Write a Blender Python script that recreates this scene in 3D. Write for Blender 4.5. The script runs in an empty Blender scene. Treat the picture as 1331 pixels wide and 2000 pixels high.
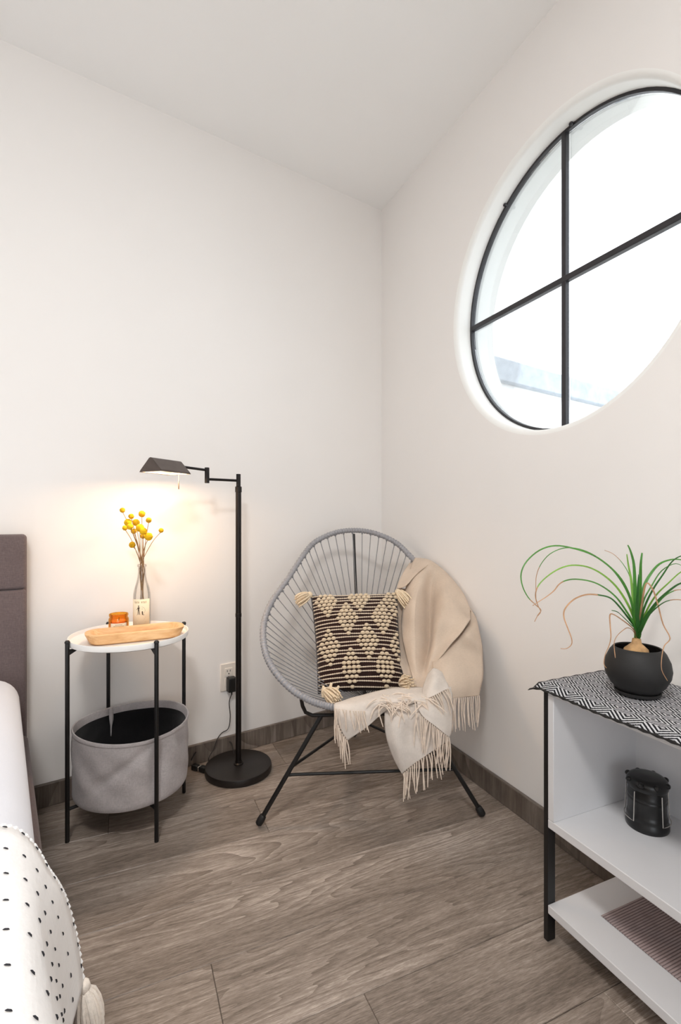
import bpy, bmesh, math, random
from mathutils import Vector, Matrix
random.seed(7)
scene = bpy.context.scene
col = scene.collection
PI = math.pi
R = math.radians

# ------------------------------------------------------------------ camera
YAW = math.atan(425.5 / 970)
CAM = Vector((-1.2275, -2.271, 1.0))
FWD = Vector((math.sin(YAW), math.cos(YAW), 0))
RGT = Vector((math.cos(YAW), -math.sin(YAW), 0))
cam_data = bpy.data.cameras.new('camera')
cam = bpy.data.objects.new('camera', cam_data)
col.objects.link(cam)
cam.location = CAM
cam.rotation_euler = (PI / 2, 0, -YAW)
cam_data.sensor_fit = 'VERTICAL'
cam_data.sensor_height = 36
cam_data.lens = 36 * 970 / 2000
cam_data.shift_y = 11 / 2000
cam_data.clip_start = 0.02
scene.camera = cam

# ------------------------------------------------------------------ light
scene.view_settings.view_transform = 'Standard'
scene.view_settings.look = 'None'
scene.view_settings.exposure = 0.0
scene.view_settings.gamma = 1.0
scene.view_settings.use_curve_mapping = False
scene.cycles.diffuse_bounces = 8
scene.cycles.max_bounces = 14
scene.cycles.transparent_max_bounces = 16
world = bpy.data.worlds.new('world')
scene.world = world
world.use_nodes = True
bg = world.node_tree.nodes['Background']
bg.inputs['Color'].default_value = (0.90, 0.95, 1.0, 1)
bg.inputs['Strength'].default_value = 2.8
sun_d = bpy.data.lights.new('sun', 'SUN')
sun_d.energy = 3.5
sun_d.angle = R(2)
sun_d.color = (1.0, 0.97, 0.92)
sun = bpy.data.objects.new('sun', sun_d)
sun.rotation_euler = Vector((0.25, 0.62, -0.75)).to_track_quat('-Z', 'Y').to_euler()
col.objects.link(sun)


def area(name, loc, aim, sx, sy, power, color):
    d = bpy.data.lights.new(name, 'AREA')
    d.shape = 'RECTANGLE'
    d.size, d.size_y, d.energy, d.color = sx, sy, power, color
    o = bpy.data.objects.new(name, d)
    o.location = loc
    o.rotation_euler = (Vector(aim) - Vector(loc)).to_track_quat('-Z', 'Z').to_euler()
    col.objects.link(o)
    return o


# portals: guide the sky light through the round window and the wide opening behind the camera
for args in (('rear_opening_portal', (-1.9, -5.06, 1.2), (-1.9, 0, 1.2), 2.2, 1.9, 1, (1, 1, 1)), ('round_window_portal', (0.2, -1.11, 1.762), (-1, -1.11, 1.762), 1.0, 1.0, 1, (1, 1, 1))):
    area(*args).data.cycles.is_portal = True

# ------------------------------------------------------------------ frames of reference
WD = Vector((0.98243, 0.18662, 0))      # runs along the slanted back wall, to the right
WN = Vector((0.18662, -0.98243, 0))     # out of the back wall into the room


def cf(lat, dep, z):
    """point from lateral offset and depth ahead of the camera foot, and height"""
    p = CAM + FWD * dep + RGT * lat
    return Vector((p.x, p.y, z))


def at(px, py, dep):
    """point seen at photo position (px, py), dep metres ahead"""
    return cf((px - 665.5) / 970 * dep, dep, 1.0 - (py - 1011) / 970 * dep)


def bw(u, v, z):
    """point in the frame of the back wall: along it, out of it, up"""
    p = WD * u + WN * v
    return Vector((p.x, p.y, z))


# ------------------------------------------------------------------ node materials
def new_mat(name):
    m = bpy.data.materials.new(name)
    m.use_nodes = True
    nt = m.node_tree
    return m, nt, nt.nodes['Principled BSDF']


def srgb(r, g, b):
    f = lambda c: (c / 255 / 12.92) if c <= 10 else ((c / 255 + 0.055) / 1.055) ** 2.4
    return (f(r), f(g), f(b), 1)


def link(nt, a, b):
    nt.links.new(a, b)


def coords(nt, scale=(1, 1, 1), kind='Object'):
    tc = nt.nodes.new('ShaderNodeTexCoord')
    mp = nt.nodes.new('ShaderNodeMapping')
    mp.inputs['Scale'].default_value = scale
    link(nt, tc.outputs[kind], mp.inputs['Vector'])
    return mp.outputs['Vector']


def noise(nt, vec, scale, detail=4, rough=0.55, dist=0.0):
    n = nt.nodes.new('ShaderNodeTexNoise')
    n.inputs['Scale'].default_value = scale
    n.inputs['Detail'].default_value = detail
    n.inputs['Roughness'].default_value = rough
    n.inputs['Distortion'].default_value = dist
    link(nt, vec, n.inputs['Vector'])
    return n.outputs['Fac']


def math_n(nt, op, a, b=None, c=None):
    n = nt.nodes.new('ShaderNodeMath')
    n.operation = op
    for i, x in enumerate((a, b, c)):
        if x is None:
            continue
        if isinstance(x, (int, float)):
            n.inputs[i].default_value = x
        else:
            link(nt, x, n.inputs[i])
    return n.outputs[0]


def ramp(nt, fac, stops):
    n = nt.nodes.new('ShaderNodeValToRGB')
    el = n.color_ramp.elements
    while len(el) < len(stops):
        el.new(0.5)
    for e, (p, c) in zip(el, stops):
        e.position = p
        e.color = c
    link(nt, fac, n.inputs['Fac'])
    return n.outputs['Color']


def bump(nt, bsdf, height, strength, dist=0.002):
    b = nt.nodes.new('ShaderNodeBump')
    b.inputs['Strength'].default_value = strength
    b.inputs['Distance'].default_value = dist
    link(nt, height, b.inputs['Height'])
    link(nt, b.outputs['Normal'], bsdf.inputs['Normal'])


def plain(name, c, rough=0.5, metal=0.0, var=0.0, vscale=30, bmp=0.0, bscale=200, spec=0.5, sheen=0.0):
    m, nt, p = new_mat(name)
    c = srgb(*c) if max(c) > 1.01 else tuple(c) + (1,)
    p.inputs['Roughness'].default_value = rough
    p.inputs['Metallic'].default_value = metal
    p.inputs['Specular IOR Level'].default_value = spec
    if sheen:
        p.inputs['Sheen Weight'].default_value = sheen
    p.inputs['Base Color'].default_value = c
    vec = coords(nt)
    if var:
        f = noise(nt, vec, vscale)
        lo = tuple(max(0, x * (1 - var)) for x in c[:3]) + (1,)
        hi = tuple(min(1, x * (1 + var)) for x in c[:3]) + (1,)
        link(nt, ramp(nt, f, [(0.3, lo), (0.7, hi)]), p.inputs['Base Color'])
    if bmp:
        bump(nt, p, noise(nt, vec, bscale, 3), bmp)
    return m


def fabric(name, c, weave=900, var=0.14, patch=9, rough=0.95, bmp=0.35, patch_var=0.1):
    """woven cloth: thread noise in two directions over broad patches"""
    m, nt, p = new_mat(name)
    c = srgb(*c)
    p.inputs['Roughness'].default_value = rough
    p.inputs['Specular IOR Level'].default_value = 0.2
    p.inputs['Sheen Weight'].default_value = 0.15
    a = noise(nt, coords(nt, (1, 1, 0.16)), weave, 2)
    b = noise(nt, coords(nt, (0.16, 0.16, 1)), weave, 2)
    t = math_n(nt, 'ADD', math_n(nt, 'MULTIPLY', a, 0.5), math_n(nt, 'MULTIPLY', b, 0.5))
    pt = noise(nt, coords(nt), patch, 3)
    s = math_n(nt, 'ADD', math_n(nt, 'MULTIPLY', t, 1.0), math_n(nt, 'MULTIPLY', pt, patch_var / max(var, .01)))
    mid = 0.5 + 0.5 * patch_var / max(var, .01)
    lo = tuple(x * (1 - var * 2) for x in c[:3]) + (1,)
    hi = tuple(min(1, x * (1 + var * 2)) for x in c[:3]) + (1,)
    mr = nt.nodes.new('ShaderNodeMapRange')
    mr.inputs['From Min'].default_value = mid - 0.35
    mr.inputs['From Max'].default_value = mid + 0.35
    link(nt, s, mr.inputs['Value'])
    link(nt, ramp(nt, mr.outputs[0], [(0, lo), (1, hi)]), p.inputs['Base Color'])
    bump(nt, p, t, bmp, 0.001)
    return m


def wood_floor(name, along_x=True, tone=1.0):
    m, nt, p = new_mat(name)
    tc = nt.nodes.new('ShaderNodeTexCoord')
    oi = nt.nodes.new('ShaderNodeObjectInfo')
    off = nt.nodes.new('ShaderNodeVectorMath')
    off.operation = 'SCALE'
    off.inputs[0].default_value = (17.3, 9.1, 5.7)
    link(nt, oi.outputs['Random'], off.inputs['Scale'])
    add = nt.nodes.new('ShaderNodeVectorMath')
    add.operation = 'ADD'
    link(nt, tc.outputs['Object'], add.inputs[0])
    link(nt, off.outputs[0], add.inputs[1])

    def mp(s):
        n = nt.nodes.new('ShaderNodeMapping')
        n.inputs['Scale'].default_value = s if along_x else (s[1], s[0], s[2])
        link(nt, add.outputs[0], n.inputs['Vector'])
        return n.outputs['Vector']
    # cathedral figure: contour lines of a stretched noise
    base = noise(nt, mp((0.62, 5.0, 1)), 1.25, 2.5, 0.5, 0.35)
    rings = math_n(nt, 'MULTIPLY', base, 21.0)
    rings = math_n(nt, 'FRACT', rings)      # saw-tooth year rings: soft rise, sharp dark line
    rings = math_n(nt, 'POWER', rings, 0.6)
    pat = noise(nt, mp((0.5, 2.2, 1)), 1.6, 2)
    pat = math_n(nt, 'MULTIPLY_ADD', pat, 3.0, -1.0)
    pat = math_n(nt, 'MINIMUM', math_n(nt, 'MAXIMUM', pat, 0.15), 1.0)
    streak = noise(nt, mp((1.6, 34, 1)), 2.4, 8, 0.72, 0.5)
    pores = noise(nt, mp((11, 120, 1)), 3.0, 4, 0.75)
    cloud = noise(nt, mp((1.1, 3.2, 1)), 1.7, 3)
    f = math_n(nt, 'MULTIPLY', math_n(nt, 'MULTIPLY', rings, pat), 0.24)
    f = math_n(nt, 'MULTIPLY_ADD', streak, 0.42, f)
    f = math_n(nt, 'MULTIPLY_ADD', pores, 0.66, f)
    f = math_n(nt, 'MULTIPLY_ADD', cloud, 0.36, f)
    mr = nt.nodes.new('ShaderNodeMapRange')
    mr.inputs['From Min'].default_value = 0.52
    mr.inputs['From Max'].default_value = 1.12
    link(nt, f, mr.inputs['Value'])
    k = tone
    c = ramp(nt, mr.outputs[0], [(0.0, (0.050 * k, 0.038 * k, 0.030 * k, 1)), (0.33, (0.135 * k, 0.108 * k, 0.088 * k, 1)),
                                 (0.60, (0.222 * k, 0.183 * k, 0.154 * k, 1)), (1.0, (0.45 * k, 0.39 * k, 0.345 * k, 1))])
    link(nt, c, p.inputs['Base Color'])
    rr = nt.nodes.new('ShaderNodeMapRange')
    rr.inputs['To Min'].default_value = 0.44
    rr.inputs['To Max'].default_value = 0.30
    link(nt, mr.outputs[0], rr.inputs['Value'])
    link(nt, rr.outputs[0], p.inputs['Roughness'])
    p.inputs['Specular IOR Level'].default_value = 0.42
    bump(nt, p, f, 0.35, 0.0015)
    return m


def plaster(name, c):
    m, nt, p = new_mat(name)
    v = coords(nt)
    f = noise(nt, v, 2.2, 3)
    c = srgb(*c)
    lo = tuple(x * 0.985 for x in c[:3]) + (1,)
    link(nt, ramp(nt, f, [(0.35, lo), (0.65, c)]), p.inputs['Base Color'])
    p.inputs['Roughness'].default_value = 0.85
    p.inputs['Specular IOR Level'].default_value = 0.25
    bump(nt, p, noise(nt, v, 130, 4), 0.08, 0.001)
    return m


M = {}
M['wall'] = plaster('white_wall_paint', (241, 238, 235))
M['ceiling'] = plaster('white_ceiling_paint', (247, 247, 246))
M['reveal'] = plaster('white_reveal_paint', (246, 246, 243))
M['plank'] = wood_floor('grey_oak_laminate', True, 1.52)
M['skirt'] = wood_floor('grey_oak_skirting_x', True, 0.8)
M['skirt_y'] = wood_floor('grey_oak_skirting_y', False, 0.8)
M['joint'] = plain('plank_joint', (60, 46, 36), 0.9)
M['black'] = plain('matt_black_metal', (15, 14, 14), 0.45, 0.0, 0.1, 60, 0.05, 300)
M['bronze'] = plain('dark_bronze_metal', (30, 25, 23), 0.38, 0.5, 0.1, 40, 0.04, 400)
M['shade_metal'] = plain('brushed_bronze_shade', (92, 82, 77), 0.34, 0.6, 0.1, 40, 0.04, 400)
M['lampblack'] = plain('lamp_base_black', (26, 21, 19), 0.42, 0.0, 0.12, 50, 0.06, 500)
M['steel'] = plain('painted_window_steel', (38, 36, 40), 0.45, 0.0, 0.15, 40, 0.1, 120)
M['rubber'] = plain('black_rubber', (18, 17, 17), 0.6, 0, 0.1, 40)
M['white_lacq'] = plain('white_laminate', (214, 214, 216), 0.35, 0, 0.01, 20, 0.02, 400)
M['tray_white'] = plain('white_powder_coat', (244, 243, 240), 0.45, 0, 0.01, 20, 0.02, 300)
M['plastic_white'] = plain('white_plastic', (236, 228, 218), 0.35, 0, 0.01, 20)
M['hole'] = plain('socket_slot', (25, 22, 20), 0.7)
M['plug'] = plain('black_plug_plastic', (20, 21, 21), 0.42, 0, 0.1, 60, 0.06, 500)
M['cable'] = plain('dark_cable', (26, 22, 20), 0.5, 0, 0.1, 60)
M['grey_cord'] = plain('grey_vinyl_cord', (128, 128, 131), 0.38, 0, 0.1, 120, 0.05, 300)
M['rim_cord'] = plain('grey_wrapped_cord', (152, 152, 156), 0.36, 0, 0.16, 160, 0.1, 300)
M['cream_yarn'] = plain('cream_wool_yarn', (232, 212, 182), 0.95, 0, 0.16, 160, 0.6, 700, 0.1, 0.3)
M['row_yarn'] = plain('cream_thin_yarn', (224, 206, 184), 0.95, 0, 0.2, 220, 0.6, 900, 0.1, 0.2)
M['dark_yarn'] = fabric('dark_brown_woven', (46, 28, 24), 500, 0.3, 20)
M['beige'] = fabric('beige_wool', (206, 188, 170), 700, 0.06, 14, 0.95, 0.3, 0.05)
M['pale'] = fabric('pale_greige_wool', (216, 207, 198), 700, 0.06, 20, 0.95, 0.3, 0.06)
M['fringe'] = plain('cream_fringe', (232, 216, 200), 0.95, 0, 0.08, 90, 0.3, 900, 0.1)
M['grey_fabric'] = fabric('light_grey_linen', (178, 172, 172), 620, 0.16, 16, 0.95, 0.4, 0.07)
M['lining'] = fabric('black_lining', (21, 20, 22), 500, 0.25, 12)
M['headboard'] = fabric('taupe_grey_upholstery', (104, 92, 92), 520, 0.2, 7, 0.95, 0.5, 0.06)
M['sheet'] = fabric('white_cotton_sheet', (224, 227, 235), 900, 0.015, 6, 0.9, 0.15, 0.012)
M['knit'] = fabric('white_knit', (246, 246, 246), 220, 0.03, 12, 0.95, 1.0, 0.015)
M['pale_yarn'] = plain('pale_cream_yarn', (243, 234, 223), 0.95, 0, 0.1, 160, 0.6, 700, 0.1, 0.3)
M['groove'] = plain('dark_mat_thread', (112, 97, 96), 0.9)
M['stitch'] = plain('black_stitch', (40, 40, 46), 0.9, 0, 0.1, 200)
M['pot'] = plain('black_ceramic', (26, 25, 25), 0.62, 0, 0.12, 40, 0.08, 300)
M['soil'] = plain('potting_soil', (40, 30, 24), 0.95, 0, 0.35, 120, 1.0, 150)
M['bulb'] = plain('tan_bulb_skin', (186, 148, 104), 0.85, 0, 0.25, 60, 0.5, 150)
M['leaf'] = plain('green_leaf', (72, 134, 50), 0.42, 0, 0.22, 22, 0.1, 120)
M['leaf_dark'] = plain('deep_green_leaf', (48, 104, 44), 0.4, 0, 0.22, 22, 0.1, 120)
M['leaf_lime'] = plain('lime_green_leaf', (124, 172, 66), 0.45, 0, 0.2, 22, 0.1, 120)
M['leaf_dry'] = plain('dry_brown_leaf', (178, 138, 104), 0.8, 0, 0.25, 40, 0.2, 120)
M['lantern'] = plain('black_lantern_plastic', (13, 13, 14), 0.3, 0, 0.1, 60, 0.04, 200)
M['wire'] = plain('bright_wire', (200, 196, 190), 0.25, 0.9, 0.05, 60)
M['yellow'] = plain('yellow_flower', (236, 188, 14), 0.9, 0, 0.2, 90, 1.0, 420)
M['mustard'] = plain('mustard_flower', (214, 164, 12), 0.9, 0, 0.2, 90, 1.0, 420)
M['stem'] = plain('dried_stem', (150, 116, 78), 0.85, 0, 0.3, 60)
M['paper'] = plain('cream_label_paper', (240, 226, 198), 0.8, 0, 0.05, 30)
M['ink'] = plain('dark_label_ink', (70, 58, 44), 0.8)
M['ink_soft'] = plain('faded_label_ink', (170, 150, 116), 0.8)
M['candle_paper'] = plain('candle_label_paper', (244, 226, 200), 0.8, 0, 0.03, 30)
M['wax'] = plain('orange_wax', (246, 196, 110), 0.6, 0, 0.05, 30)


def mat_woodbowl():
    m, nt, p = new_mat('pale_carved_wood')
    v = coords(nt, (3, 26, 14))
    f = noise(nt, v, 2.5, 5, 0.6, 0.6)
    f2 = noise(nt, coords(nt, (8, 90, 40)), 3, 3)
    s = math_n(nt, 'MULTIPLY_ADD', f2, 0.4, math_n(nt, 'MULTIPLY', f, 0.7))
    link(nt, ramp(nt, s, [(0.3, srgb(184, 130, 84)), (0.52, srgb(218, 174, 124)), (0.75, srgb(236, 204, 158))]), p.inputs['Base Color'])
    p.inputs['Roughness'].default_value = 0.55
    bump(nt, p, s, 0.2, 0.001)
    return m


M['woodbowl'] = mat_woodbowl()


def mat_glass(name, tint=(1, 1, 1, 1), refl=0.06, rough=0.02):
    m = bpy.data.materials.new(name)
    m.use_nodes = True
    nt = m.node_tree
    nt.nodes.remove(nt.nodes['Principled BSDF'])
    out = nt.nodes['Material Output']
    t = nt.nodes.new('ShaderNodeBsdfTransparent')
    t.inputs['Color'].default_value = tint
    g = nt.nodes.new('ShaderNodeBsdfGlossy')
    g.inputs['Roughness'].default_value = rough
    lw = nt.nodes.new('ShaderNodeLayerWeight')
    lw.inputs['Blend'].default_value = 0.25
    f = math_n(nt, 'MULTIPLY_ADD', lw.outputs['Fresnel'], 0.5, refl * 0.4)
    mx = nt.nodes.new('ShaderNodeMixShader')
    link(nt, f, mx.inputs[0])
    link(nt, t.outputs[0], mx.inputs[1])
    link(nt, g.outputs[0], mx.inputs[2])
    link(nt, mx.outputs[0], out.inputs['Surface'])
    return m


M['glass'] = mat_glass('window_glass', (0.97, 0.985, 0.99, 1))
M['bottle_glass'] = mat_glass('clear_bottle_glass', (0.975, 0.975, 0.965, 1), 0.06)


M['amber'] = mat_glass('amber_glass', (1.0, 0.70, 0.26, 1), 0.1)


def mat_emit(name, c, s):
    m, nt, p = new_mat(name)
    p.inputs['Base Color'].default_value = (1, 1, 1, 1)
    p.inputs['Emission Color'].default_value = c
    p.inputs['Emission Strength'].default_value = s
    return m


M['bulb_lit'] = mat_emit('lit_lamp_tube', (1.0, 0.82, 0.58, 1), 18.0)
M['shade_in'] = plain('white_enamel_reflector', (244, 238, 226), 0.4)


def mat_runner():
    """black and white diamond twill"""
    m, nt, p = new_mat('diamond_twill_black_white')
    tc = nt.nodes.new('ShaderNodeTexCoord')
    sp = nt.nodes.new('ShaderNodeSeparateXYZ')
    link(nt, tc.outputs['Object'], sp.inputs[0])
    cell = 0.058

    def tri(o, s):
        a = math_n(nt, 'MULTIPLY', o, 1 / s)
        a = math_n(nt, 'FRACT', math_n(nt, 'ADD', a, 100.0))
        return math_n(nt, 'ABSOLUTE', math_n(nt, 'SUBTRACT', a, 0.5))
    d = math_n(nt, 'ADD', tri(sp.outputs['X'], cell * 0.8), tri(sp.outputs['Y'], cell * 1.2))
    st = math_n(nt, 'FRACT', math_n(nt, 'MULTIPLY', d, 6.0))
    wob = noise(nt, coords(nt), 420, 2)
    st = math_n(nt, 'ADD', st, math_n(nt, 'MULTIPLY', math_n(nt, 'SUBTRACT', wob, 0.5), 0.5))
    link(nt, ramp(nt, st, [(0.47, srgb(32, 32, 36)), (0.60, srgb(202, 202, 205))]), p.inputs['Base Color'])
    p.inputs['Roughness'].default_value = 0.95
    p.inputs['Specular IOR Level'].default_value = 0.15
    bump(nt, p, wob, 0.5, 0.001)
    return m


M['runner'] = mat_runner()
M['mat_weave'] = fabric('taupe_vinyl_weave', (158, 142, 140), 800, 0.12, 30)
M['out_wall'] = plaster('sunlit_render', (246, 246, 246))
M['out_shade'] = plain('grey_painted_shade', (158, 166, 175), 0.7, 0, 0.15, 14)  # shadow tone of the outside wall, put into a colour
M['out_ground'] = plain('concrete_yard', (190, 188, 184), 0.9, 0, 0.1, 5)

# ------------------------------------------------------------------ mesh helpers
ORG = {}


class MB:
    def __init__(s):
        s.v, s.f, s.mi = [], [], []

    def add(s, verts, faces, mi=0):
        k = len(s.v)
        s.v += [Vector(v) for v in verts]
        s.f += [tuple(i + k for i in f) for f in faces]
        s.mi += [mi] * len(faces)
        return s

    def box(s, c, size, ax=None, mi=0):
        """centre, full size, optional 3 axis vectors"""
        X, Y, Z = ax or (Vector((1, 0, 0)), Vector((0, 1, 0)), Vector((0, 0, 1)))
        c = Vector(c)
        vs = [c + X * (size[0] / 2 * i) + Y * (size[1] / 2 * j) + Z * (size[2] / 2 * k)
              for k in (-1, 1) for j in (-1, 1) for i in (-1, 1)]
        return s.add(vs, [(0, 2, 3, 1), (4, 5, 7, 6), (0, 1, 5, 4), (1, 3, 7, 5), (3, 2, 6, 7), (2, 0, 4, 6)], mi)

    def tube(s, pts, r, seg=8, closed=False, mi=0, flat=1.0, up=None):
        pts = [Vector(p) for p in pts]
        n = len(pts)
        rr = r if isinstance(r, (list, tuple)) else [r] * n
        T = []
        for i in range(n):
            a = pts[(i - 1) % n] if (closed or i) else pts[i]
            b = pts[(i + 1) % n] if (closed or i < n - 1) else pts[i]
            t = b - a
            T.append(t.normalized() if t.length > 1e-9 else Vector((0, 0, 1)))
        u = Vector(up) if up else (Vector((0, 0, 1)) if abs(T[0].z) < 0.9 else Vector((1, 0, 0)))
        u = (u - T[0] * u.dot(T[0])).normalized()
        vs = []
        for i in range(n):
            u = u - T[i] * u.dot(T[i])
            u = u.normalized() if u.length > 1e-6 else T[i].orthogonal().normalized()
            w = T[i].cross(u)
            for j in range(seg):
                a = 2 * PI * j / seg
                vs.append(pts[i] + (u * math.cos(a) * flat + w * math.sin(a)) * rr[i])
        fs = []
        for i in range(n if closed else n - 1):
            for j in range(seg):
                a, b = i * seg + j, i * seg + (j + 1) % seg
                c, d = ((i + 1) % n) * seg + (j + 1) % seg, ((i + 1) % n) * seg + j
                fs.append((a, b, c, d))
        if not closed:
            fs.append(tuple(range(seg - 1, -1, -1)))
            fs.append(tuple((n - 1) * seg + j for j in range(seg)))
        return s.add(vs, fs, mi)

    def lathe(s, prof, c, seg=32, mi=0, fn=None, axis=None):
        """prof: list of (r, h); axis: optional (X, Y, Z) frame"""
        c = Vector(c)
        X, Y, Z = axis or (Vector((1, 0, 0)), Vector((0, 1, 0)), Vector((0, 0, 1)))
        vs, fs = [], []
        for (r, h) in prof:
            for j in range(seg):
                a = 2 * PI * j / seg
                q = (r if fn is None else fn(r, h, a))
                vs.append(c + X * (q * math.cos(a)) + Y * (q * math.sin(a)) + Z * h)
        for i in range(len(prof) - 1):
            for j in range(seg):
                fs.append((i * seg + j, i * seg + (j + 1) % seg, (i + 1) * seg + (j + 1) % seg, (i + 1) * seg + j))
        if prof[0][0] > 1e-6:
            fs.append(tuple(range(seg - 1, -1, -1)))
        if prof[-1][0] > 1e-6:
            fs.append(tuple((len(prof) - 1) * seg + j for j in range(seg)))
        return s.add(vs, fs, mi)

    def ball(s, c, r, seg=10, rings=6, sc=(1, 1, 1), mi=0, jit=0.0, ax=None):
        c = Vector(c)
        X, Y, Z = ax or (Vector((1, 0, 0)), Vector((0, 1, 0)), Vector((0, 0, 1)))
        vs, fs = [], []
        f = lambda: r * (1 + random.uniform(-jit, jit))
        vs.append(c - Z * r * sc[2])
        for i in range(1, rings):
            p = -PI / 2 + PI * i / rings
            for j in range(seg):
                a = 2 * PI * j / seg
                q = f()
                vs.append(c + X * (q * sc[0] * math.cos(p) * math.cos(a)) + Y * (q * sc[1] * math.cos(p) * math.sin(a)) + Z * (q * sc[2] * math.sin(p)))
        vs.append(c + Z * r * sc[2])
        for j in range(seg):
            fs.append((0, 1 + (j + 1) % seg, 1 + j))
            k = 1 + (rings - 2) * seg
            fs.append((k + j, k + (j + 1) % seg, len(vs) - 1))
        for i in range(rings - 2):
            for j in range(seg):
                a = 1 + i * seg
                fs.append((a + j, a + (j + 1) % seg, a + seg + (j + 1) % seg, a + seg + j))
        return s.add(vs, fs, mi)

    def grid(s, rows, mi=0, flip=False):
        nr, nc = len(rows), len(rows[0])
        vs = [p for r in rows for p in r]
        fs = []
        for i in range(nr - 1):
            for j in range(nc - 1):
                q = (i * nc + j, i * nc + j + 1, (i + 1) * nc + j + 1, (i + 1) * nc + j)
                fs.append(q[::-1] if flip else q)
        return s.add(vs, fs, mi)

    def prism(s, poly, depth_vec, mi=0):
        n = len(poly)
        d = Vector(depth_vec)
        vs = [Vector(p) for p in poly] + [Vector(p) + d for p in poly]
        fs = [tuple(range(n - 1, -1, -1)), tuple(range(n, 2 * n))]
        fs += [(i, (i + 1) % n, n + (i + 1) % n, n + i) for i in range(n)]
        return s.add(vs, fs, mi)


def to_mesh(name, mb, org, mats, smooth=True, fix=True):
    me = bpy.data.meshes.new(name)
    me.from_pydata([v - org for v in mb.v], [], mb.f)
    for m in mats:
        me.materials.append(m)
    if len(mats) > 1:
        me.polygons.foreach_set('material_index', mb.mi)
    if fix:
        bm = bmesh.new()
        bm.from_mesh(me)
        bmesh.ops.recalc_face_normals(bm, faces=bm.faces)
        bm.to_mesh(me)
        bm.free()
    if smooth:
        me.polygons.foreach_set('use_smooth', [True] * len(me.polygons))
        me.set_sharp_from_angle(angle=R(38))
    me.update()
    return me


def tag(o, label=None, cat=None, group=None, kind=None):
    if label:
        o['label'] = label
    if cat:
        o['category'] = cat
    if group:
        o['group'] = group
    if kind:
        o['kind'] = kind
    return o


def thing(name, loc, label=None, cat=None, group=None, kind=None):
    o = bpy.data.objects.new(name, None)
    o.empty_display_size = 0.05
    o.location = loc
    col.objects.link(o)
    ORG[o] = Vector(loc)
    return tag(o, label, cat, group, kind)


def make(name, mb, mat, parent=None, org=None, bevel=0.0, solid=0.0, smooth=True, subsurf=0, fix=True, label=None, seg=2):
    """link what the builder holds as ONE mesh object; parts share their thing's origin"""
    mats = [mat] if not isinstance(mat, (list, tuple)) else list(mat)
    o_org = ORG[parent] if parent else Vector(org if org is not None else (0, 0, 0))
    me = to_mesh(name, mb, o_org, mats, smooth, fix)
    o = bpy.data.objects.new(name, me)
    col.objects.link(o)
    if parent:
        o.parent = parent
    else:
        o.location = o_org
    ORG[o] = o_org
    if solid:
        m = o.modifiers.new('solid', 'SOLIDIFY')
        m.thickness = solid
        m.offset = 0
    if subsurf:
        m = o.modifiers.new('sub', 'SUBSURF')
        m.levels = m.render_levels = subsurf
    if bevel:
        m = o.modifiers.new('bevel', 'BEVEL')
        m.width = bevel
        m.segments = seg
        m.limit_method = 'ANGLE'
    if label:
        o['label'] = label
    return o


def piece(name, me, parent, mw):
    """one more object on shared mesh data, placed by a world matrix under its parent"""
    o = bpy.data.objects.new(name, me)
    col.objects.link(o)
    o.parent = parent
    o.matrix_local = Matrix.Translation(-ORG[parent]) @ mw
    ORG[o] = ORG[parent]
    return o


def catmull(P, n):
    """smooth list of points through P, n steps per span"""
    out = []
    m = len(P)
    for i in range(m - 1):
        p0, p1, p2, p3 = P[max(i - 1, 0)], P[i], P[i + 1], P[min(i + 2, m - 1)]
        for k in range(n):
            t = k / n
            out.append(0.5 * ((2 * p1) + (p2 - p0) * t + (2 * p0 - 5 * p1 + 4 * p2 - p3) * t * t + (3 * p1 - p0 - 3 * p2 + p3) * t ** 3))
    out.append(P[-1])
    return out


def catmull_closed(P, n):
    out = []
    m = len(P)
    for i in range(m):
        p0, p1, p2, p3 = P[(i - 1) % m], P[i], P[(i + 1) % m], P[(i + 2) % m]
        for k in range(n):
            t = k / n
            out.append(0.5 * ((2 * p1) + (p2 - p0) * t + (2 * p0 - 5 * p1 + 4 * p2 - p3) * t * t + (3 * p1 - p0 - 3 * p2 + p3) * t ** 3))
    return out


def patch(ctrl, n):
    """smooth surface through a grid of points"""
    rows = [catmull([Vector(p) for p in r], n) for r in ctrl]
    cols = [catmull([rows[i][j] for i in range(len(rows))], n) for j in range(len(rows[0]))]
    return [[cols[j][i] for j in range(len(cols))] for i in range(len(cols[0]))]


# ================================================================== THE SETTING
CEIL = 2.59
WIN_Y, WIN_Z, WIN_R = -1.11, 1.762, 0.480
WALL_T = 0.19

# floor: base slab and the planks in view, the rest of the room in one sheet
fl = MB().box((-1.9, -2.4, -0.035), (4.2, 5.8, 0.04))
floor = make('floor', fl, M['joint'], org=(-1.9, -2.4, -0.055), smooth=False)
tag(floor, kind='structure')


def plank_mesh(x0, x1, w, t=0.015, ch=0.0012):
    L = x1 - x0
    mb = MB()
    a, b = L / 2 - 0.0004, w / 2 - 0.0004
    z = [-t, -ch, 0]
    ring = lambda i, zz: [(-a + i, -b + i, zz), (a - i, -b + i, zz), (a - i, b - i, zz), (-a + i, b - i, zz)]
    vs = ring(0, z[0]) + ring(0, z[1]) + ring(ch, z[2])
    fs = [(3, 2, 1, 0), (8, 9, 10, 11)]
    for k in (0, 4):
        fs += [(k + i, k + (i + 1) % 4, k + 4 + (i + 1) % 4, k + 4 + i) for i in range(4)]
    mb.add(vs, fs)
    return to_mesh('plank', mb, Vector((0, 0, 0)), [M['plank']], smooth=False)


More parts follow.
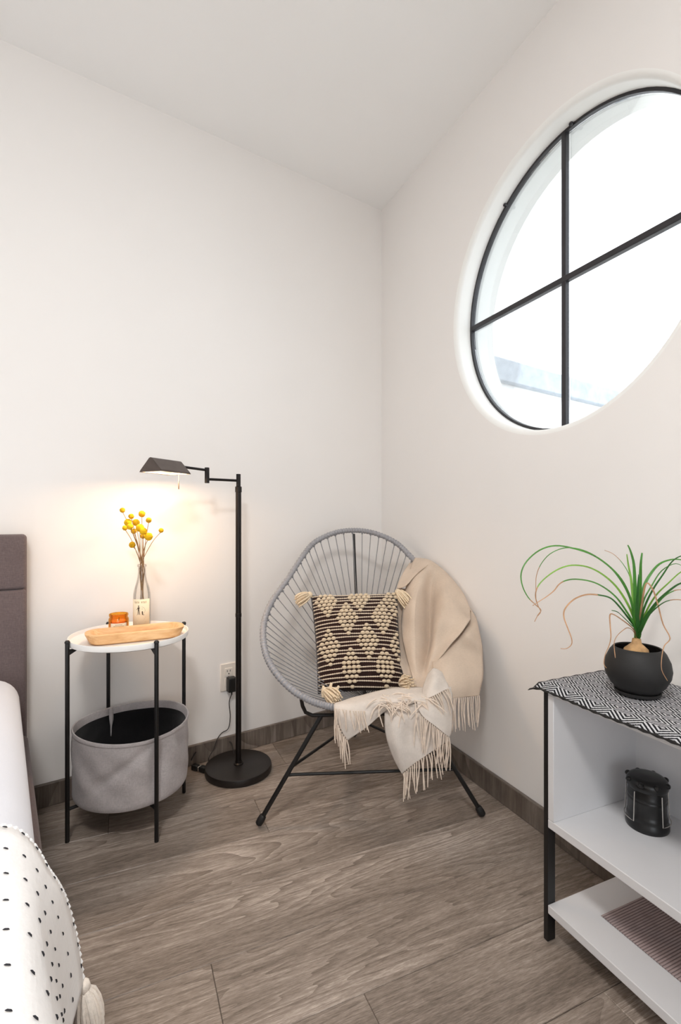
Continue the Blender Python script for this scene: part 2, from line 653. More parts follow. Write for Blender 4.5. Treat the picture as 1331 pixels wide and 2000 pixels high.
plank_cache = {}
JOINTS = {0: -1.046, 1: -0.763, 2: -0.299, 3: -0.95, 4: -0.55, -1: -1.62, -2: -1.44, -3: -0.80, -4: -1.27, -5: -0.62, -6: -0.3}
for k in range(-6, 6):
    y1 = -1.134 - 0.2 * k
    yc = y1 - 0.1
    jx = JOINTS.get(k, -0.5 - 0.17 * k)
    xs = [jx - 1.2 * i for i in range(0, 4) if jx - 1.2 * i > -3.85]
    ends = sorted(set([0.0] + xs + [-3.85]))
    for x0, x1 in zip(ends[:-1], ends[1:]):
        if y1 - 0.2 > 0.19 * ((x0 + x1) / 2) + 0.12:
            continue
        L = round(x1 - x0, 3)
        if L not in plank_cache:
            plank_cache[L] = plank_mesh(0, L, 0.2)
        piece('plank', plank_cache[L], floor, Matrix.Translation(((x0 + x1) / 2, yc, 0)))
rear = MB().box((-1.925, -3.717, -0.0075), (3.85, 2.766, 0.015))
o = make('plank_field', rear, M['plank'], floor, smooth=False)
tag(o, kind='stuff')

# ceiling and walls
o = make('ceiling', MB().box((-1.9, -2.3, CEIL + 0.05), (4.2, 6.0, 0.1)), M['ceiling'], org=(-1.9, -2.3, CEIL), smooth=False)
tag(o, kind='structure')


def back_wall():
    mb = MB()
    a, b = bw(0.19, 0, 0), bw(-4.1, 0, 0)
    a = bw(0.0, 0, 0)
    c, d = bw(-4.1, -0.12, 0), bw(0.0, -0.12, 0)
    c = Vector((c.x, c.y, 0))
    mb.prism([a, d, c, b], (0, 0, CEIL))
    return mb


o = make('wall_back', back_wall(), M['wall'], org=bw(-2, 0, 0), smooth=False)
tag(o, kind='structure')
o = make('wall_left', MB().box((-3.9, -2.9, CEIL / 2), (0.1, 4.3, CEIL)), M['wall'], org=(-3.9, -2.9, 0), smooth=False)
tag(o, kind='structure')


def rear_wall():
    mb = MB()
    y, t = -5.05, 0.1
    x0, x1, z0, z1 = -3.0, -0.8, 0.25, 2.15
    mb.box(((-3.85 + x0) / 2, y, CEIL / 2), (x0 + 3.85, t, CEIL))
    mb.box((x1 / 2, y, CEIL / 2), (-x1, t, CEIL))
    mb.box(((x0 + x1) / 2, y, z0 / 2), (x1 - x0, t, z0))
    mb.box(((x0 + x1) / 2, y, (z1 + CEIL) / 2), (x1 - x0, t, CEIL - z1))
    return mb


o = make('wall_rear', rear_wall(), M['wall'], org=(-2, -5.05, 0), smooth=False)
tag(o, kind='structure')


def right_wall():
    """thick wall with a round opening, its inner edge softly rounded"""
    mb = MB()
    n = 96
    S = 0.62
    yc, zc = WIN_Y, WIN_Z

    def ring(r, x):
        return [Vector((x, yc + r * math.cos(2 * PI * i / n), zc + r * math.sin(2 * PI * i / n))) for i in range(n)]

    def sq(x):
        out = []
        for i in range(n):
            a = 2 * PI * i / n
            c, s = math.cos(a), math.sin(a)
            k = S / max(abs(c), abs(s))
            out.append(Vector((x, yc + k * c, zc + k * s)))
        return out
    prof = [ring(WIN_R + 0.018 - 0.018 * math.sin(t), 0.018 - 0.018 * math.cos(t)) for t in [i * PI / 2 / 6 for i in range(7)]]
    loops = [sq(0.0)] + prof + [ring(WIN_R, 0.05), ring(WIN_R, 0.12), ring(WIN_R + 0.004, WALL_T), sq(WALL_T)]
    vs = [p for l in loops for p in l]
    for k in range(len(loops) - 1):
        fs = [(k * n + i, k * n + (i + 1) % n, (k + 1) * n + (i + 1) % n, (k + 1) * n + i) for i in range(n)]
        mb.add([], [])
        mb.f += fs
        mb.mi += [1 if 1 <= k <= len(prof) + 2 else 0] * n
    mb.v += vs
    Y0, Y1 = -5.1, 0.0
    for (a, b, c, d) in ((Y0, yc - S, 0, CEIL), (yc + S, Y1, 0, CEIL), (yc - S, yc + S, 0, zc - S), (yc - S, yc + S, zc + S, CEIL)):
        mb.box((WALL_T / 2, (a + b) / 2, (c + d) / 2), (WALL_T, b - a, d - c))
    return mb


o = make('wall_right', right_wall(), [M['wall'], M['reveal']], org=(0, -2.5, 0), fix=False)
bm = bmesh.new(); bm.from_mesh(o.data); bmesh.ops.recalc_face_normals(bm, faces=bm.faces); bm.to_mesh(o.data); bm.free()
tag(o, kind='structure')

# skirting boards
mb = MB()
mb.prism([bw(0.0, 0, 0), bw(-4.0, 0, 0), bw(-4.0, 0.014, 0), bw(-0.003, 0.014, 0)], (0, 0, 0.080))
o = make('baseboard_left', mb, M['skirt'], org=bw(-1, 0, 0), bevel=0.003)
tag(o, kind='structure')
mb = MB().box((-0.007, -2.53, 0.04), (0.014, 5.03, 0.08))
o = make('baseboard_right', mb, M['skirt_y'], org=(0, -2.5, 0), bevel=0.003)
tag(o, kind='structure')

# round window
win = thing('window_1', (0.078, WIN_Y, WIN_Z - WIN_R), kind='structure')
wx = 0.078
wax = (Vector((0, 1, 0)), Vector((0, 0, 1)), Vector((1, 0, 0)))
fr = MB().lathe([(WIN_R + 0.001, -0.009), (WIN_R - 0.009, -0.009), (WIN_R - 0.009, 0.009), (WIN_R + 0.001, 0.009), (WIN_R + 0.001, -0.009)],
                (wx, WIN_Y, WIN_Z), 96, axis=wax)
fr.f = [f for f in fr.f if len(f) == 4]
fr.mi = fr.mi[:len(fr.f)]
make('frame', fr, M['steel'], win)
BY = -1.098
make('glazing_bar', MB().box((wx, BY, WIN_Z), (0.018, 0.017, 2 * WIN_R - 0.014)), M['steel'], win, bevel=0.002)
make('glazing_bar', MB().box((wx, WIN_Y, WIN_Z + 0.004), (0.020, 2 * WIN_R - 0.014, 0.019)), M['steel'], win, bevel=0.002)
for (sy, sz) in ((1, 1), (1, -1), (-1, 1), (-1, -1)):
    g = MB()
    poly = [(0, 0)]
    n = 18
    rg = WIN_R - 0.010
    for i in range(n + 1):
        a = PI / 2 * i / n
        poly.append((rg * math.cos(a), rg * math.sin(a)))
    vs = []
    for (a, b) in poly:
        vs.append((wx + 0.002, WIN_Y + sy * max(a, 0.002), WIN_Z + sz * max(b, 0.002)))
    g.prism([Vector(v) for v in vs], (0.004, 0, 0))
    make('pane', g, M['glass'], win, smooth=False)
for ang in (R(92.8), R(55.2)):
    c = Vector((wx - 0.014, WIN_Y + (WIN_R - 0.004) * math.cos(ang), WIN_Z + (WIN_R - 0.004) * math.sin(ang)))
    make('clip', MB().box(c, (0.012, 0.012, 0.009)), M['steel'], win, bevel=0.003)

# outside: sunlit neighbour wall beyond the round window
mb = MB()
p0 = Vector((0.19, 0.25, 0))
a, b = p0, p0 + WD * 3.48
mb.prism([a, b, b - WN * 0.2, a - WN * 0.2], (0, 0, 5.2))
o = make('neighbour_wall', mb, M['out_wall'], org=p0, smooth=False)
tag(o, 'white sunlit rendered wall seen outside through the round window', 'wall')
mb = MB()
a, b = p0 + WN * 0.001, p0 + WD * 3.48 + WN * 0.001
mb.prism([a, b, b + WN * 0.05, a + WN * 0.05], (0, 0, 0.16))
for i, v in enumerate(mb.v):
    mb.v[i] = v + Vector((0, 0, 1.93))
o = make('wall_shade_band', mb, M['out_shade'], org=p0 + Vector((0, 0, 1.93)), bevel=0.01)  # raised grey strip added where the wall only darkens in soft shade
tag(o, 'grey strip standing in for the soft shadow band on the sunlit wall outside the window', 'shade band')
o = make('yard', MB().box((2.5, -1.5, -0.1), (4.6, 8, 0.1)), M['out_ground'], org=(2.5, -1.5, -0.15), smooth=False)
tag(o, kind='structure')
# ================================================================== BED
bed = thing('bed', bw(-2.3, 1.0, 0), 'taupe-grey upholstered bed with tall padded headboard against the left wall', 'bed')
U1, U0 = -1.557, -3.10


def soft_box(mb, u0, u1, v0, v1, z0, z1, r, n=4, top_only=False):
    """rounded box in the back-wall frame"""
    cu, cv, cz = (u0 + u1) / 2, (v0 + v1) / 2, (z0 + z1) / 2
    a, b, c = (u1 - u0) / 2 - r, (v1 - v0) / 2 - r, (z1 - z0) / 2 - r
    vs, fs = [], []
    rings = []
    for i in range(-n, n + 1):
        ph = PI / 2 * i / n
        zz = c * (1 if i >= 0 else -1) + r * math.sin(ph)
        if i == 0:
            pair = [(-c, 1.0), (c, 1.0)]
        else:
            pair = [(zz, math.cos(ph))]
        for (zz, k) in pair:
            ring = []
            for q in range(4):
                sx, sy = ((1, 1), (-1, 1), (-1, -1), (1, -1))[q]
                for j in range(n + 1):
                    t = PI / 2 * (q + j / n)
                    ring.append(bw(cu + sx * a + r * k * math.cos(t), cv + sy * b + r * k * math.sin(t), cz + zz))
            rings.append(ring)
    m = len(rings[0])
    vs = [p for rg in rings for p in rg]
    for i in range(len(rings) - 1):
        for j in range(m):
            fs.append((i * m + j, i * m + (j + 1) % m, (i + 1) * m + (j + 1) % m, (i + 1) * m + j))
    fs.append(tuple(range(m - 1, -1, -1)))
    fs.append(tuple((len(rings) - 1) * m + j for j in range(m)))
    mb.add(vs, fs)
    return mb


hb = make('headboard', soft_box(MB(), U0, U1, 0.016, 0.072, 0.05, 0.945, 0.012), M['headboard'], bed)
uw = (U1 - U0 - 0.004) / 3
for i in range(3):
    ua = U0 + 0.002 + i * uw
    for (za, zb) in ((0.12, 0.7660), (0.7685, 0.944)):
        make('upholstered_panel', soft_box(MB(), ua, ua + uw - 0.001, 0.062, 0.085, za, zb, 0.010), M['headboard'], hb)
make('side_rail', soft_box(MB(), U0, -1.555, 0.088, 2.02, 0.07, 0.30, 0.02), M['headboard'], bed)
for (u, v) in ((U0 + .1, .2), (U1 - .12, .2), (U0 + .1, 1.9), (U1 - .12, 1.9)):
    make('leg', MB().lathe([(0.022, 0.0), (0.026, 0.085)], bw(u, v, 0), 14), M['black'], bed)

mt = MB()
soft_box(mt, U0 + 0.03, -1.580, 0.092, 1.99, 0.301, 0.505, 0.075, 8)
o = make('mattress', mt, M['sheet'], org=bw(-2.3, 1.0, 0.301))
tag(o, 'thick mattress under a smooth white fitted sheet on the taupe bed', 'mattress')

# knitted bed throw: over the top, rounding the edge and hanging down the side
TV0, TV1 = 1.095, 1.93
prof = [(-2.6, .527), (-2.2, .530), (-1.80, .531), (-1.70, .531), (-1.645, .528), (-1.612, .515), (-1.588, .490), (-1.572, .455), (-1.558, .42), (-1.545, .38), (-1.533, .33), (-1.526, .285), (-1.522, .245)]
rows = []
NV = 30
for i in range(NV + 1):
    t = i / NV
    v = TV0 + (TV1 - TV0) * t
    pr = []
    for k, (u, z) in enumerate(prof):
        hang = max(0, (k - 5) / 7)
        du = -0.018 * hang * math.sin(t * 7.5) * (1 if t > 0.03 else 0) - 0.03 * hang * min(1, t * 6) * (t < 0.99)
        dz = -0.015 * hang * t + 0.0025 * math.sin(k * 1.7 + t * 19)
        dv = 0.012 * math.sin(k * 1.1) * (1 - t)
        pr.append(bw(u + du, v + dv, z + dz))
    rows.append(catmull(pr, 4))
rows = [[Vector(p) for p in r] for r in rows]
cl = MB().grid(rows)
throw = make('knitted_bed_throw', cl, M['knit'], org=bw(-2.1, 1.5, 0.53), solid=0.010)
tag(throw, 'white knitted throw with small black dashes and corner tassel across the bed', 'throw blanket')
# raised knit ribs along the edge and the black running stitches
st = MB()
nc = len(rows[0])
for i in range(0, NV):
    for j in range(10, nc - 3):
        if (j * 2 + i * 3) % 6 != 0 or i % 1:
            continue
        for s in (0.3,):
            p = rows[i][j].lerp(rows[i + 1][j], s)
            q = rows[i][j + 1].lerp(rows[i + 1][j + 1], s)
            du = (q - p)
            dv = (rows[i + 1][j] - rows[i][j]).normalized()
            nrm = du.cross(dv).normalized()
            if nrm.z < -0.2:
                nrm = -nrm
            if nrm.dot(WD) < -0.2:
                nrm = -nrm
            d = du.normalized()
            c = p + nrm * 0.0061
            h = 0.0036
            st.tube([c - d * h, c - d * h * .5 + nrm * .0006, c + d * h * .5 + nrm * .0006, c + d * h], [0.0003, 0.0010, 0.0010, 0.0003], 5)
o = make('stitching', st, M['stitch'], throw)
tag(o, 'short black dashes', kind='stuff')
ed = MB()
for i in range(0, nc - 1):
    a, b = rows[0][i], rows[0][i + 1]
    nsub = max(1, int((b - a).length / 0.010))
    for s in range(nsub):
        ed.ball(a.lerp(b, s / nsub), 0.0072, 6, 4)
o = make('edge_knit', ed, M['knit'], throw)
tag(o, kind='stuff')


def tassel(mb, root, direction, length, n, spread, r, sag=0.3, head=0.0):
    direction = Vector(direction).normalized()
    s1 = direction.orthogonal().normalized()
    s2 = direction.cross(s1)
    for i in range(n):
        a = i * 2.399
        k = math.sqrt((i + .5) / n)
        side = s1 * math.cos(a) * k + s2 * math.sin(a) * k
        L = length * random.uniform(0.85, 1.05)
        pts = []
        for q in range(5):
            t = q / 4
            pts.append(root + direction * L * t + side * spread * (0.35 + 0.65 * math.sin(min(1, t * 1.15) * PI * .55)) * (t > 0) + Vector((0, 0, -sag * L * t * t)))
        mb.tube(pts, [r * .8, r * 1.15, r * 1.1, r, r * .7], 6)
    if head:
        mb.ball(root + direction * head * .3, head, 10, 6)
    return mb


corner = rows[0][-1]
tb = MB()
tassel(tb, corner + WD * 0.002 + Vector((0, 0, -0.004)), (0.12, 0.0, -1), 0.085, 48, 0.024, 0.0036, 0, 0.012)
make('tassel', tb, M['pale_yarn'], throw, label='cream wool tassel')

# ================================================================== SIDE TABLE
TC = Vector((-1.204, -0.459, 0))
e1 = Vector((0.247, -0.103, 0)).normalized()
e2 = Vector((0.107, 0.241, 0)).normalized()
tbl = thing('side_table', TC, 'round side table with white tray top and four thin black legs', 'table')
h = 0.133
tray = MB().lathe([(0, .594), (.180, .594), (.1855, .597), (.1875, .612), (.1862, .6145), (.1838, .6138), (.1815, .603), (.178, .6005), (0, .6005)], TC, 72)
make('tray_top', tray, M['tray_white'], tbl)
legs = []
for (a, b) in ((-1, -1), (1, -1), (1, 1), (-1, 1)):
    p = TC + e1 * h * a + e2 * h * b
    out = (p - TC).normalized()
    p = TC + out * 0.194
    legs.append(p)
    lg = make('leg', MB().tube([p, p + Vector((0, 0, .612))], 0.0066, 12), M['black'], tbl, bevel=0.001)
    make('cap', MB().lathe([(0.0066, .612), (.0078, .613), (.0078, .617), (.005, .621), (0, .6215)], p, 12), M['black'], lg)
    side = Vector((0, 0, 1)).cross(out)
    b0 = p - out * .004 + Vector((0, 0, .592))
    make('bracket', MB().prism([b0 + side * -.004, b0 - out * .032 + side * -.004, b0 + Vector((0, 0, -.017)) + side * -.004], side * .008), M['black'], lg)
for (i, j) in ((0, 2), (1, 3)):
    dz = Vector((0, 0, .1)) if i == 0 else Vector((0, 0, .0995))
    make('cross_bar', MB().tube([legs[i] + dz, legs[j] + dz], 0.0052, 10), M['black'], tbl)

# fabric basket hanging inside the legs
bk = thing('storage_basket', TC + Vector((0, 0, .107)), 'round grey linen basket with black lining under the side table', 'basket')
zb, zt, rb = .108, .318, .178


def wob(r, z, a):
    k = (z - zb) / (zt - zb)
    w = 0.0028 * math.sin(3 * a + 1.3) * k + 0.003 * math.sin(5 * a - 2 + z * 22) * math.sin(PI * min(1, max(0, k))) + 0.002 * math.sin(9 * a + z * 60) * math.sin(PI * min(1, max(0, k)))
    w -= 0.016 * math.exp(-((a - 5.15 - (k - .5) * .3) / .16) ** 2 - ((k - .55) / .35) ** 2)
    w -= 0.013 * math.exp(-((a - 5.75 + (k - .7) * .6) / .10) ** 2 - ((k - .7) / .25) ** 2)
    w -= 0.010 * math.exp(-((a - 4.5 - (k - .6) * 1.6) / .12) ** 2 - ((k - .62) / .3) ** 2)
    return r + w


def zvar(a):
    return 0.006 * math.sin(2 * a + 0.6)


def ringed(prof, fn, zfn=None, seg=96, inward=0.0):
    mb = MB().lathe(prof, Vector((TC.x + .004, TC.y, 0)), seg, fn=fn)
    if zfn:
        for k, v in enumerate(mb.v):
            a = math.atan2(v.y - TC.y, v.x - TC.x - .004)
            s = max(0, (v.z - zb) / (zt - zb))
            v.z += zfn(a) * s
    return mb


n = 18
outer = [(rb - .012, zb), (rb - .003, zb + .001), (rb, zb + .006)] + [(rb + .001, zb + .006 + (zt - zb - .006) * i / n) for i in range(1, n + 1)]
mb = ringed(outer, wob, zvar)
mb.f = mb.f[:-1]
mb.mi = mb.mi[:-1]
make('shell', mb, M['grey_fabric'], bk, solid=0)
mb = ringed([(rb - .004, zt - .024)] + [(rb - .007, zt - .024 - (zt - zb - .036) * i / 18) for i in range(1, 19)] + [(rb - .008, zb + .010), (0.001, zb + .010)], wob, zvar)
mb.f = [f for f in mb.f if len(f) == 4]
mb.mi = [0] * len(mb.f)
make('lining', mb, M['lining'], bk)
mb = ringed([(rb - .0032, zt - .028), (rb - .003, zt - .006), (rb - .001, zt + .001), (rb + .003, zt + .002), (rb + .004, zt - .003), (rb + .0032, zt - .009), (rb + .001, zt - .0105)], wob, zvar)
mb.f = [f for f in mb.f if len(f) == 4]
mb.mi = [0] * len(mb.f)
make('rim_band', mb, M['grey_fabric'], bk)
a0 = R(113)
rd = Vector((math.cos(a0), math.sin(a0), 0))
sd = Vector((-rd.y, rd.x, 0))
rws = []
for i in range(11):
    t = i / 10
    z = zt - .004 - t * .10
    w = 0.0045 + 0.004 * math.sin(PI * min(1, t * 1.6)) * (t < .62) - 0.003 * t
    c = Vector((TC.x + .004, TC.y, z)) + rd * (wob(rb, z, a0) - .007 - 0.008 * math.sin(PI * t))
    rws.append([c - sd * w, c - rd * .003, c + sd * w])
make('strap', MB().grid(rws), M['grey_fabric'], bk, solid=0.002)

# wooden dough bowl on the tray
A, B = cf(-0.797, 1.578, 0), cf(-0.553, 1.700, 0)
bc = (A + B) / 2
bx = (B - A).normalized()
by = Vector((-bx.y, bx.x, 0))
if by.dot(FWD) < 0:
    by = -by
bl, bwid, bh, bz = (B - A).length / 2 + .014, .058, .034, .6006
bowl = MB()


def stad(k, zz, rnd=1.0, lx=None, wy=None, seg=48):
    """one horizontal loop of a long bowl with blunt rounded ends"""
    out = []
    st_ = lx - wy * .85
    for j in range(seg):
        a = 2 * PI * (j + .5) / seg
        c, s = math.cos(a), math.sin(a)
        X = math.copysign(st_ + wy * .85 * abs(c) ** .8, c)
        Y = math.copysign(wy * abs(s) ** .8, s)
        out.append(bc + bx * X + by * Y + Vector((0, 0, zz)))
    return out


loops = [stad(0, bz, lx=bl - .020, wy=bwid - .012), stad(0, bz + .004, lx=bl - .012, wy=bwid - .006), stad(0, bz + .028, lx=bl, wy=bwid), stad(0, bz + bh - .001, lx=bl + .001, wy=bwid + .0005),
         stad(0, bz + bh, lx=bl - .002, wy=bwid - .002), stad(0, bz + bh, lx=bl - .013, wy=bwid - .011), stad(0, bz + bh - .002, lx=bl - .016, wy=bwid - .0125),
         stad(0, bz + .016, lx=bl - .026, wy=bwid - .02), stad(0, bz + .012, lx=bl - .04, wy=bwid - .028)]
m_ = len(loops[0])
vs = [p for l in loops for p in l]
fs = [(i * m_ + j, i * m_ + (j + 1) % m_, (i + 1) * m_ + (j + 1) % m_, (i + 1) * m_ + j) for i in range(len(loops) - 1) for j in range(m_)]
fs.append(tuple(range(m_ - 1, -1, -1)))
fs.append(tuple((len(loops) - 1) * m_ + j for j in range(m_)))
bowl.add(vs, fs)
o = make('dough_bowl', bowl, M['woodbowl'], org=bc + Vector((0, 0, bz)))
tag(o, 'long pale carved wooden dough bowl on the white tray table', 'wooden bowl')

# amber candle jar
q = cf((232 - 665.5) / 970 * 1.735, 1.735, 0)
cj = thing('candle_jar', q + Vector((0, 0, .6006)), 'amber glass candle jar with paper label behind the wooden bowl', 'candle')
z0 = .6006
make('jar', MB().lathe([(.024, z0), (.0315, z0 + .002), (.033, z0 + .006), (.033, z0 + .044), (.0315, z0 + .050), (.029, z0 + .0525), (.029, z0 + .056), (.031, z0 + .057), (.0315, z0 + .063), (.030, z0 + .065),
                        (.0285, z0 + .064), (.0275, z0 + .052), (.030, z0 + .045), (.030, z0 + .008), (0, z0 + .006)], q, 40), M['amber'], cj)
make('wax', MB().lathe([(.0295, z0 + .0075), (.0295, z0 + .040), (0, z0 + .0405)], q, 32), M['wax'], cj)
make('wick', MB().tube([q + Vector((0, 0, z0 + .04)), q + Vector((.001, 0, z0 + .051))], .001, 6), M['ink'], cj)
vd = (CAM - q)
va = math.atan2(vd.y, vd.x)


def curved_label(mb, c, r, z0, z1, a0, a1, n=14, mi=0):
    rw = []
    for zz in (z0, z1):
        rw.append([Vector((c.x + r * math.cos(a0 + (a1 - a0) * i / n), c.y + r * math.sin(a0 + (a1 - a0) * i / n), zz)) for i in range(n + 1)])
    mb.grid(rw, mi)
    return mb


lb = make('label', curved_label(MB(), q, .0334, z0 + .010, z0 + .036, va - .85, va + .85), M['candle_paper'], cj, solid=.0003)
pm = MB()
for i, (zz, w) in enumerate(((.030, .35), (.025, .5), (.019, .42))):
    curved_label(pm, q, .0337, z0 + zz, z0 + zz + .0018, va - w, va + w, 8)
make('print', pm, M['ink_soft'], lb)

# bottle vase with dried flowers
bq = cf((277.5 - 665.5) / 970 * 1.745, 1.745, 0)
bot = thing('bottle_vase', bq + Vector((0, 0, .6006)), 'clear glass bottle with cream illustrated label used as a flower vase', 'bottle')
bp = [(.022, 0), (.0275, .002), (.0292, .007), (.0295, .020), (.0295, .118), (.0285, .134), (.0245, .154), (.0185, .174), (.0145, .192), (.0130, .208), (.0128, .226), (.0155, .228), (.0158, .233), (.0135, .236), (.0122, .236)]
bp = [(r, h_ + z0) for r, h_ in bp]
inn = [(r - .0022, h_) for r, h_ in bp[3:-2]][::-1]
prof_b = bp + inn + [(.024, z0 + .009), (0, z0 + .008)]
make('glass', MB().lathe(prof_b, bq, 40), M['bottle_glass'], bot)
vd = CAM - bq
va = math.atan2(vd.y, vd.x) - .18
lab = make('label', curved_label(MB(), bq, .0299, z0 + .020, z0 + .117, va - 1.15, va + 1.15, 24), M['paper'], bot, solid=.0003)


def label_pt(x, y, r=.0303):
    """x across the label in metres, y up it"""
    a = va + x / .0299
    return Vector((bq.x + r * math.cos(a), bq.y + r * math.sin(a), z0 + .020 + y))


def flat(mb, pts):
    mb.add([label_pt(x, y) for x, y in pts], [tuple(range(len(pts)))])


pr = MB()
# worn lettering across the head of the label
x = -.021
for k in range(9):
    w = .0034
    if k != 4:
        flat(pr, [(x, .083), (x + .0010, .083), (x + .0010, .090), (x, .090)])
        flat(pr, [(x + w - .0012, .083), (x + w - .0004, .083), (x + w - .0004, .090), (x + w - .0012, .090)])
        flat(pr, [(x, .089 - .003 * (k % 2)), (x + w - .0006, .089 - .003 * (k % 2)), (x + w - .0006, .090 - .003 * (k % 2)), (x, .090 - .003 * (k % 2))])
        if k % 3 == 1:
            flat(pr, [(x, .083), (x + w - .0006, .083), (x + w - .0006, .0842), (x, .0842)])
    x += .0048
make('lettering', pr, M['ink_soft'], lab)
fg = MB()
# engraved standing figure with outstretched arm on a mound
flat(fg, [(-.0055 + .002 * math.cos(t), .073 + .0022 * math.sin(t)) for t in [i * PI / 5 for i in range(10)]])
flat(fg, [(-.009, .0755), (-.002, .0755), (-.002, .0748), (-.009, .0748)])
flat(fg, [(-.008, .070), (-.003, .070), (-.0035, .058), (-.008, .058)])
flat(fg, [(-.008, .0585), (-.0055, .0585), (-.0065, .044), (-.0085, .044)])
flat(fg, [(-.0052, .0585), (-.003, .0585), (-.001, .044), (-.003, .044)])
flat(fg, [(-.0035, .069), (.007, .0635), (.007, .0622), (-.0035, .0665)])
flat(fg, [(-.008, .0695), (-.013, .061), (-.0118, .0603), (-.0075, .0665)])
flat(fg, [(.0045, .0535), (.0065, .057), (.0085, .0535), (.0085, .044), (.0055, .044)])
flat(fg, [(-.0125, .0415), (-.011, .0445), (-.003, .0445), (.004, .0435), (.011, .0445), (.0125, .0418)])
for i in range(14):
    t0, t1 = -PI * .42 + i * PI * .062, -PI * .42 + (i + .7) * PI * .062
    flat(fg, [(.002 + .0135 * math.cos(t0), .058 + .0135 * math.sin(t0)), (.002 + .0135 * math.cos(t1), .058 + .0135 * math.sin(t1)), (.002 + .0128 * math.cos(t1), .058 + .0128 * math.sin(t1)), (.002 + .0128 * math.cos(t0), .058 + .0128 * math.sin(t0))])
make('engraving', fg, M['ink'], lab)
ln = MB()
for i in range(6):
    y = .034 - i * .0052
    w = .017 - .003 * (i % 3)
    flat(ln, [(-w, y), (w, y), (w, y + .0011), (-w, y + .0011)])
make('fine_print', ln, M['ink_soft'], lab)

FL = [(239.3, 996.5, 5.2, 'highest and leftmost yellow globe flower, alone above the bunch', 'mustard', 0.02),
      (256.5, 1008.5, 5.2, 'small yellow globe flower standing over the left of the bunch', 'mustard', -.02),
      (277.3, 1003.8, 6.6, 'large yellow globe flower at the very top centre of the bunch', 'mustard', .01),
      (290.7, 1016, 5.4, 'yellow globe flower set apart at the upper right of the bunch', 'mustard', -.03),
      (315, 1036, 4.8, 'small pale yellow globe flower farthest right on a thin stem', 'mustard', .03),
      (250.2, 1020.5, 7.2, 'big bright yellow globe flower in the upper left of the cluster', 'yellow', -.02),
      (265.8, 1020.5, 7.0, 'big yellow globe flower in the upper middle of the cluster', 'yellow', .02),
      (244.2, 1031, 5.2, 'small yellow globe flower on the left flank of the cluster', 'yellow', .01),
      (254, 1028.5, 6.0, 'yellow globe flower tucked below the big upper left one', 'yellow', -.04),
      (273.5, 1031, 7.8, 'biggest yellow globe flower in the heart of the cluster', 'yellow', -.02),
      (280, 1037.5, 7.2, 'yellow globe flower touching the biggest one from below right', 'yellow', -.035),
      (261.5, 1037.5, 5.4, 'yellow globe flower low in the left middle of the cluster', 'yellow', .02),
      (290.5, 1048, 7.8, 'big yellow globe flower hanging at the lower right of the cluster', 'yellow', -.03),
      (279.5, 1047, 5.4, 'small yellow globe flower half hidden low behind the cluster', 'yellow', .03),
      (258.5, 1064, 6.2, 'lowest yellow globe flower, alone left of the stems', 'mustard', -.01)]
for i, (px, py, r, lbl, mk, dd) in enumerate(FL):
    hp = at(px, py, 1.745 + dd)
    rad = r / 970 * 1.745
    neck = bq + Vector((0.006 * math.cos(i * 2.4), 0.006 * math.sin(i * 2.4), z0 + .23))
    neck2 = bq + Vector((0.006 * math.cos(i * 2.4 + .3), 0.006 * math.sin(i * 2.4 + .3), z0 + .185))
    foot = bq + Vector((.017 * math.cos(i * 2.4 + 2.6), .017 * math.sin(i * 2.4 + 2.6), z0 + .014))
    f_ = thing('globe_flower', foot, lbl, 'flower', 'dried yellow globe flowers in the bottle')
    mid = neck.lerp(hp, .55) + Vector((0, 0, .012))
    make('stem', MB().tube(catmull([foot, neck2, neck, mid, hp - Vector((0, 0, rad * .6))], 5), .00115, 5), M['stem'], f_)
    hd = MB().ball(hp, rad, 18, 12, (1, 1, .96), jit=.07)
    make('flower_head', hd, M[mk], f_)

# ================================================================== FLOOR LAMP
PL = (-.4031, 1.96)
lamp = thing('floor_lamp', cf(PL[0], PL[1], 0), 'dark bronze swing-arm floor lamp, lit, between side table and chair', 'lamp')
c = cf(PL[0], PL[1], 0)
make('base', MB().lathe([(0, 0), (.122, 0), (.1285, .003), (.1295, .008), (.1295, .022), (.1275, .027), (.122, .029), (0, .0295)], c, 64), M['lampblack'], lamp)
make('base_collar', MB().lathe([(.019, .0295), (.019, .032), (.0135, .036), (.0125, .044), (0, .044)], c, 24), M['bronze'], lamp)
make('pole', MB().tube([c + Vector((0, 0, .036)), c + Vector((0, 0, .62)), c + Vector((0, 0, 1.112))], .0112, 20), M['bronze'], lamp)
make('pole_joint', MB().lathe([(.0112, .608), (.0122, .609), (.0122, .622), (.0112, .623)], c, 20), M['bronze'], lamp)
make('pole_collar', MB().lathe([(.0112, 1.100), (.0130, 1.101), (.0130, 1.121), (.0095, 1.124), (0, 1.124)], c, 20), M['bronze'], lamp)
make('swivel_post', MB().tube([c + Vector((0, 0, 1.12)), c + Vector((0, 0, 1.172))], .0088, 16), M['bronze'], lamp, bevel=.001)
J = cf(-.507, 1.885, 0)
make('lower_arm', MB().tube([c + Vector((0, 0, 1.146)), J + Vector((0, 0, 1.146))], .0050, 12), M['bronze'], lamp)
make('elbow', MB().tube([J + Vector((0, 0, 1.131)), J + Vector((0, 0, 1.190))], .0088, 16), M['bronze'], lamp, bevel=.001)
ax = cf(.423, .906, 0) - cf(0, 0, 0)
wv = cf(.906, -.423, 0) - cf(0, 0, 0)
L0 = cf(-.6434, 1.68, 0)
L1 = L0 + ax * .14
make('upper_arm', MB().tube([J + Vector((0, 0, 1.180)), L1 - ax * .004 + Vector((0, 0, 1.186))], .0048, 12), M['bronze'], lamp)
zt_, zb_, hw = 1.204, 1.156, .050
Zv = Vector((0, 0, 1))
sh = MB()


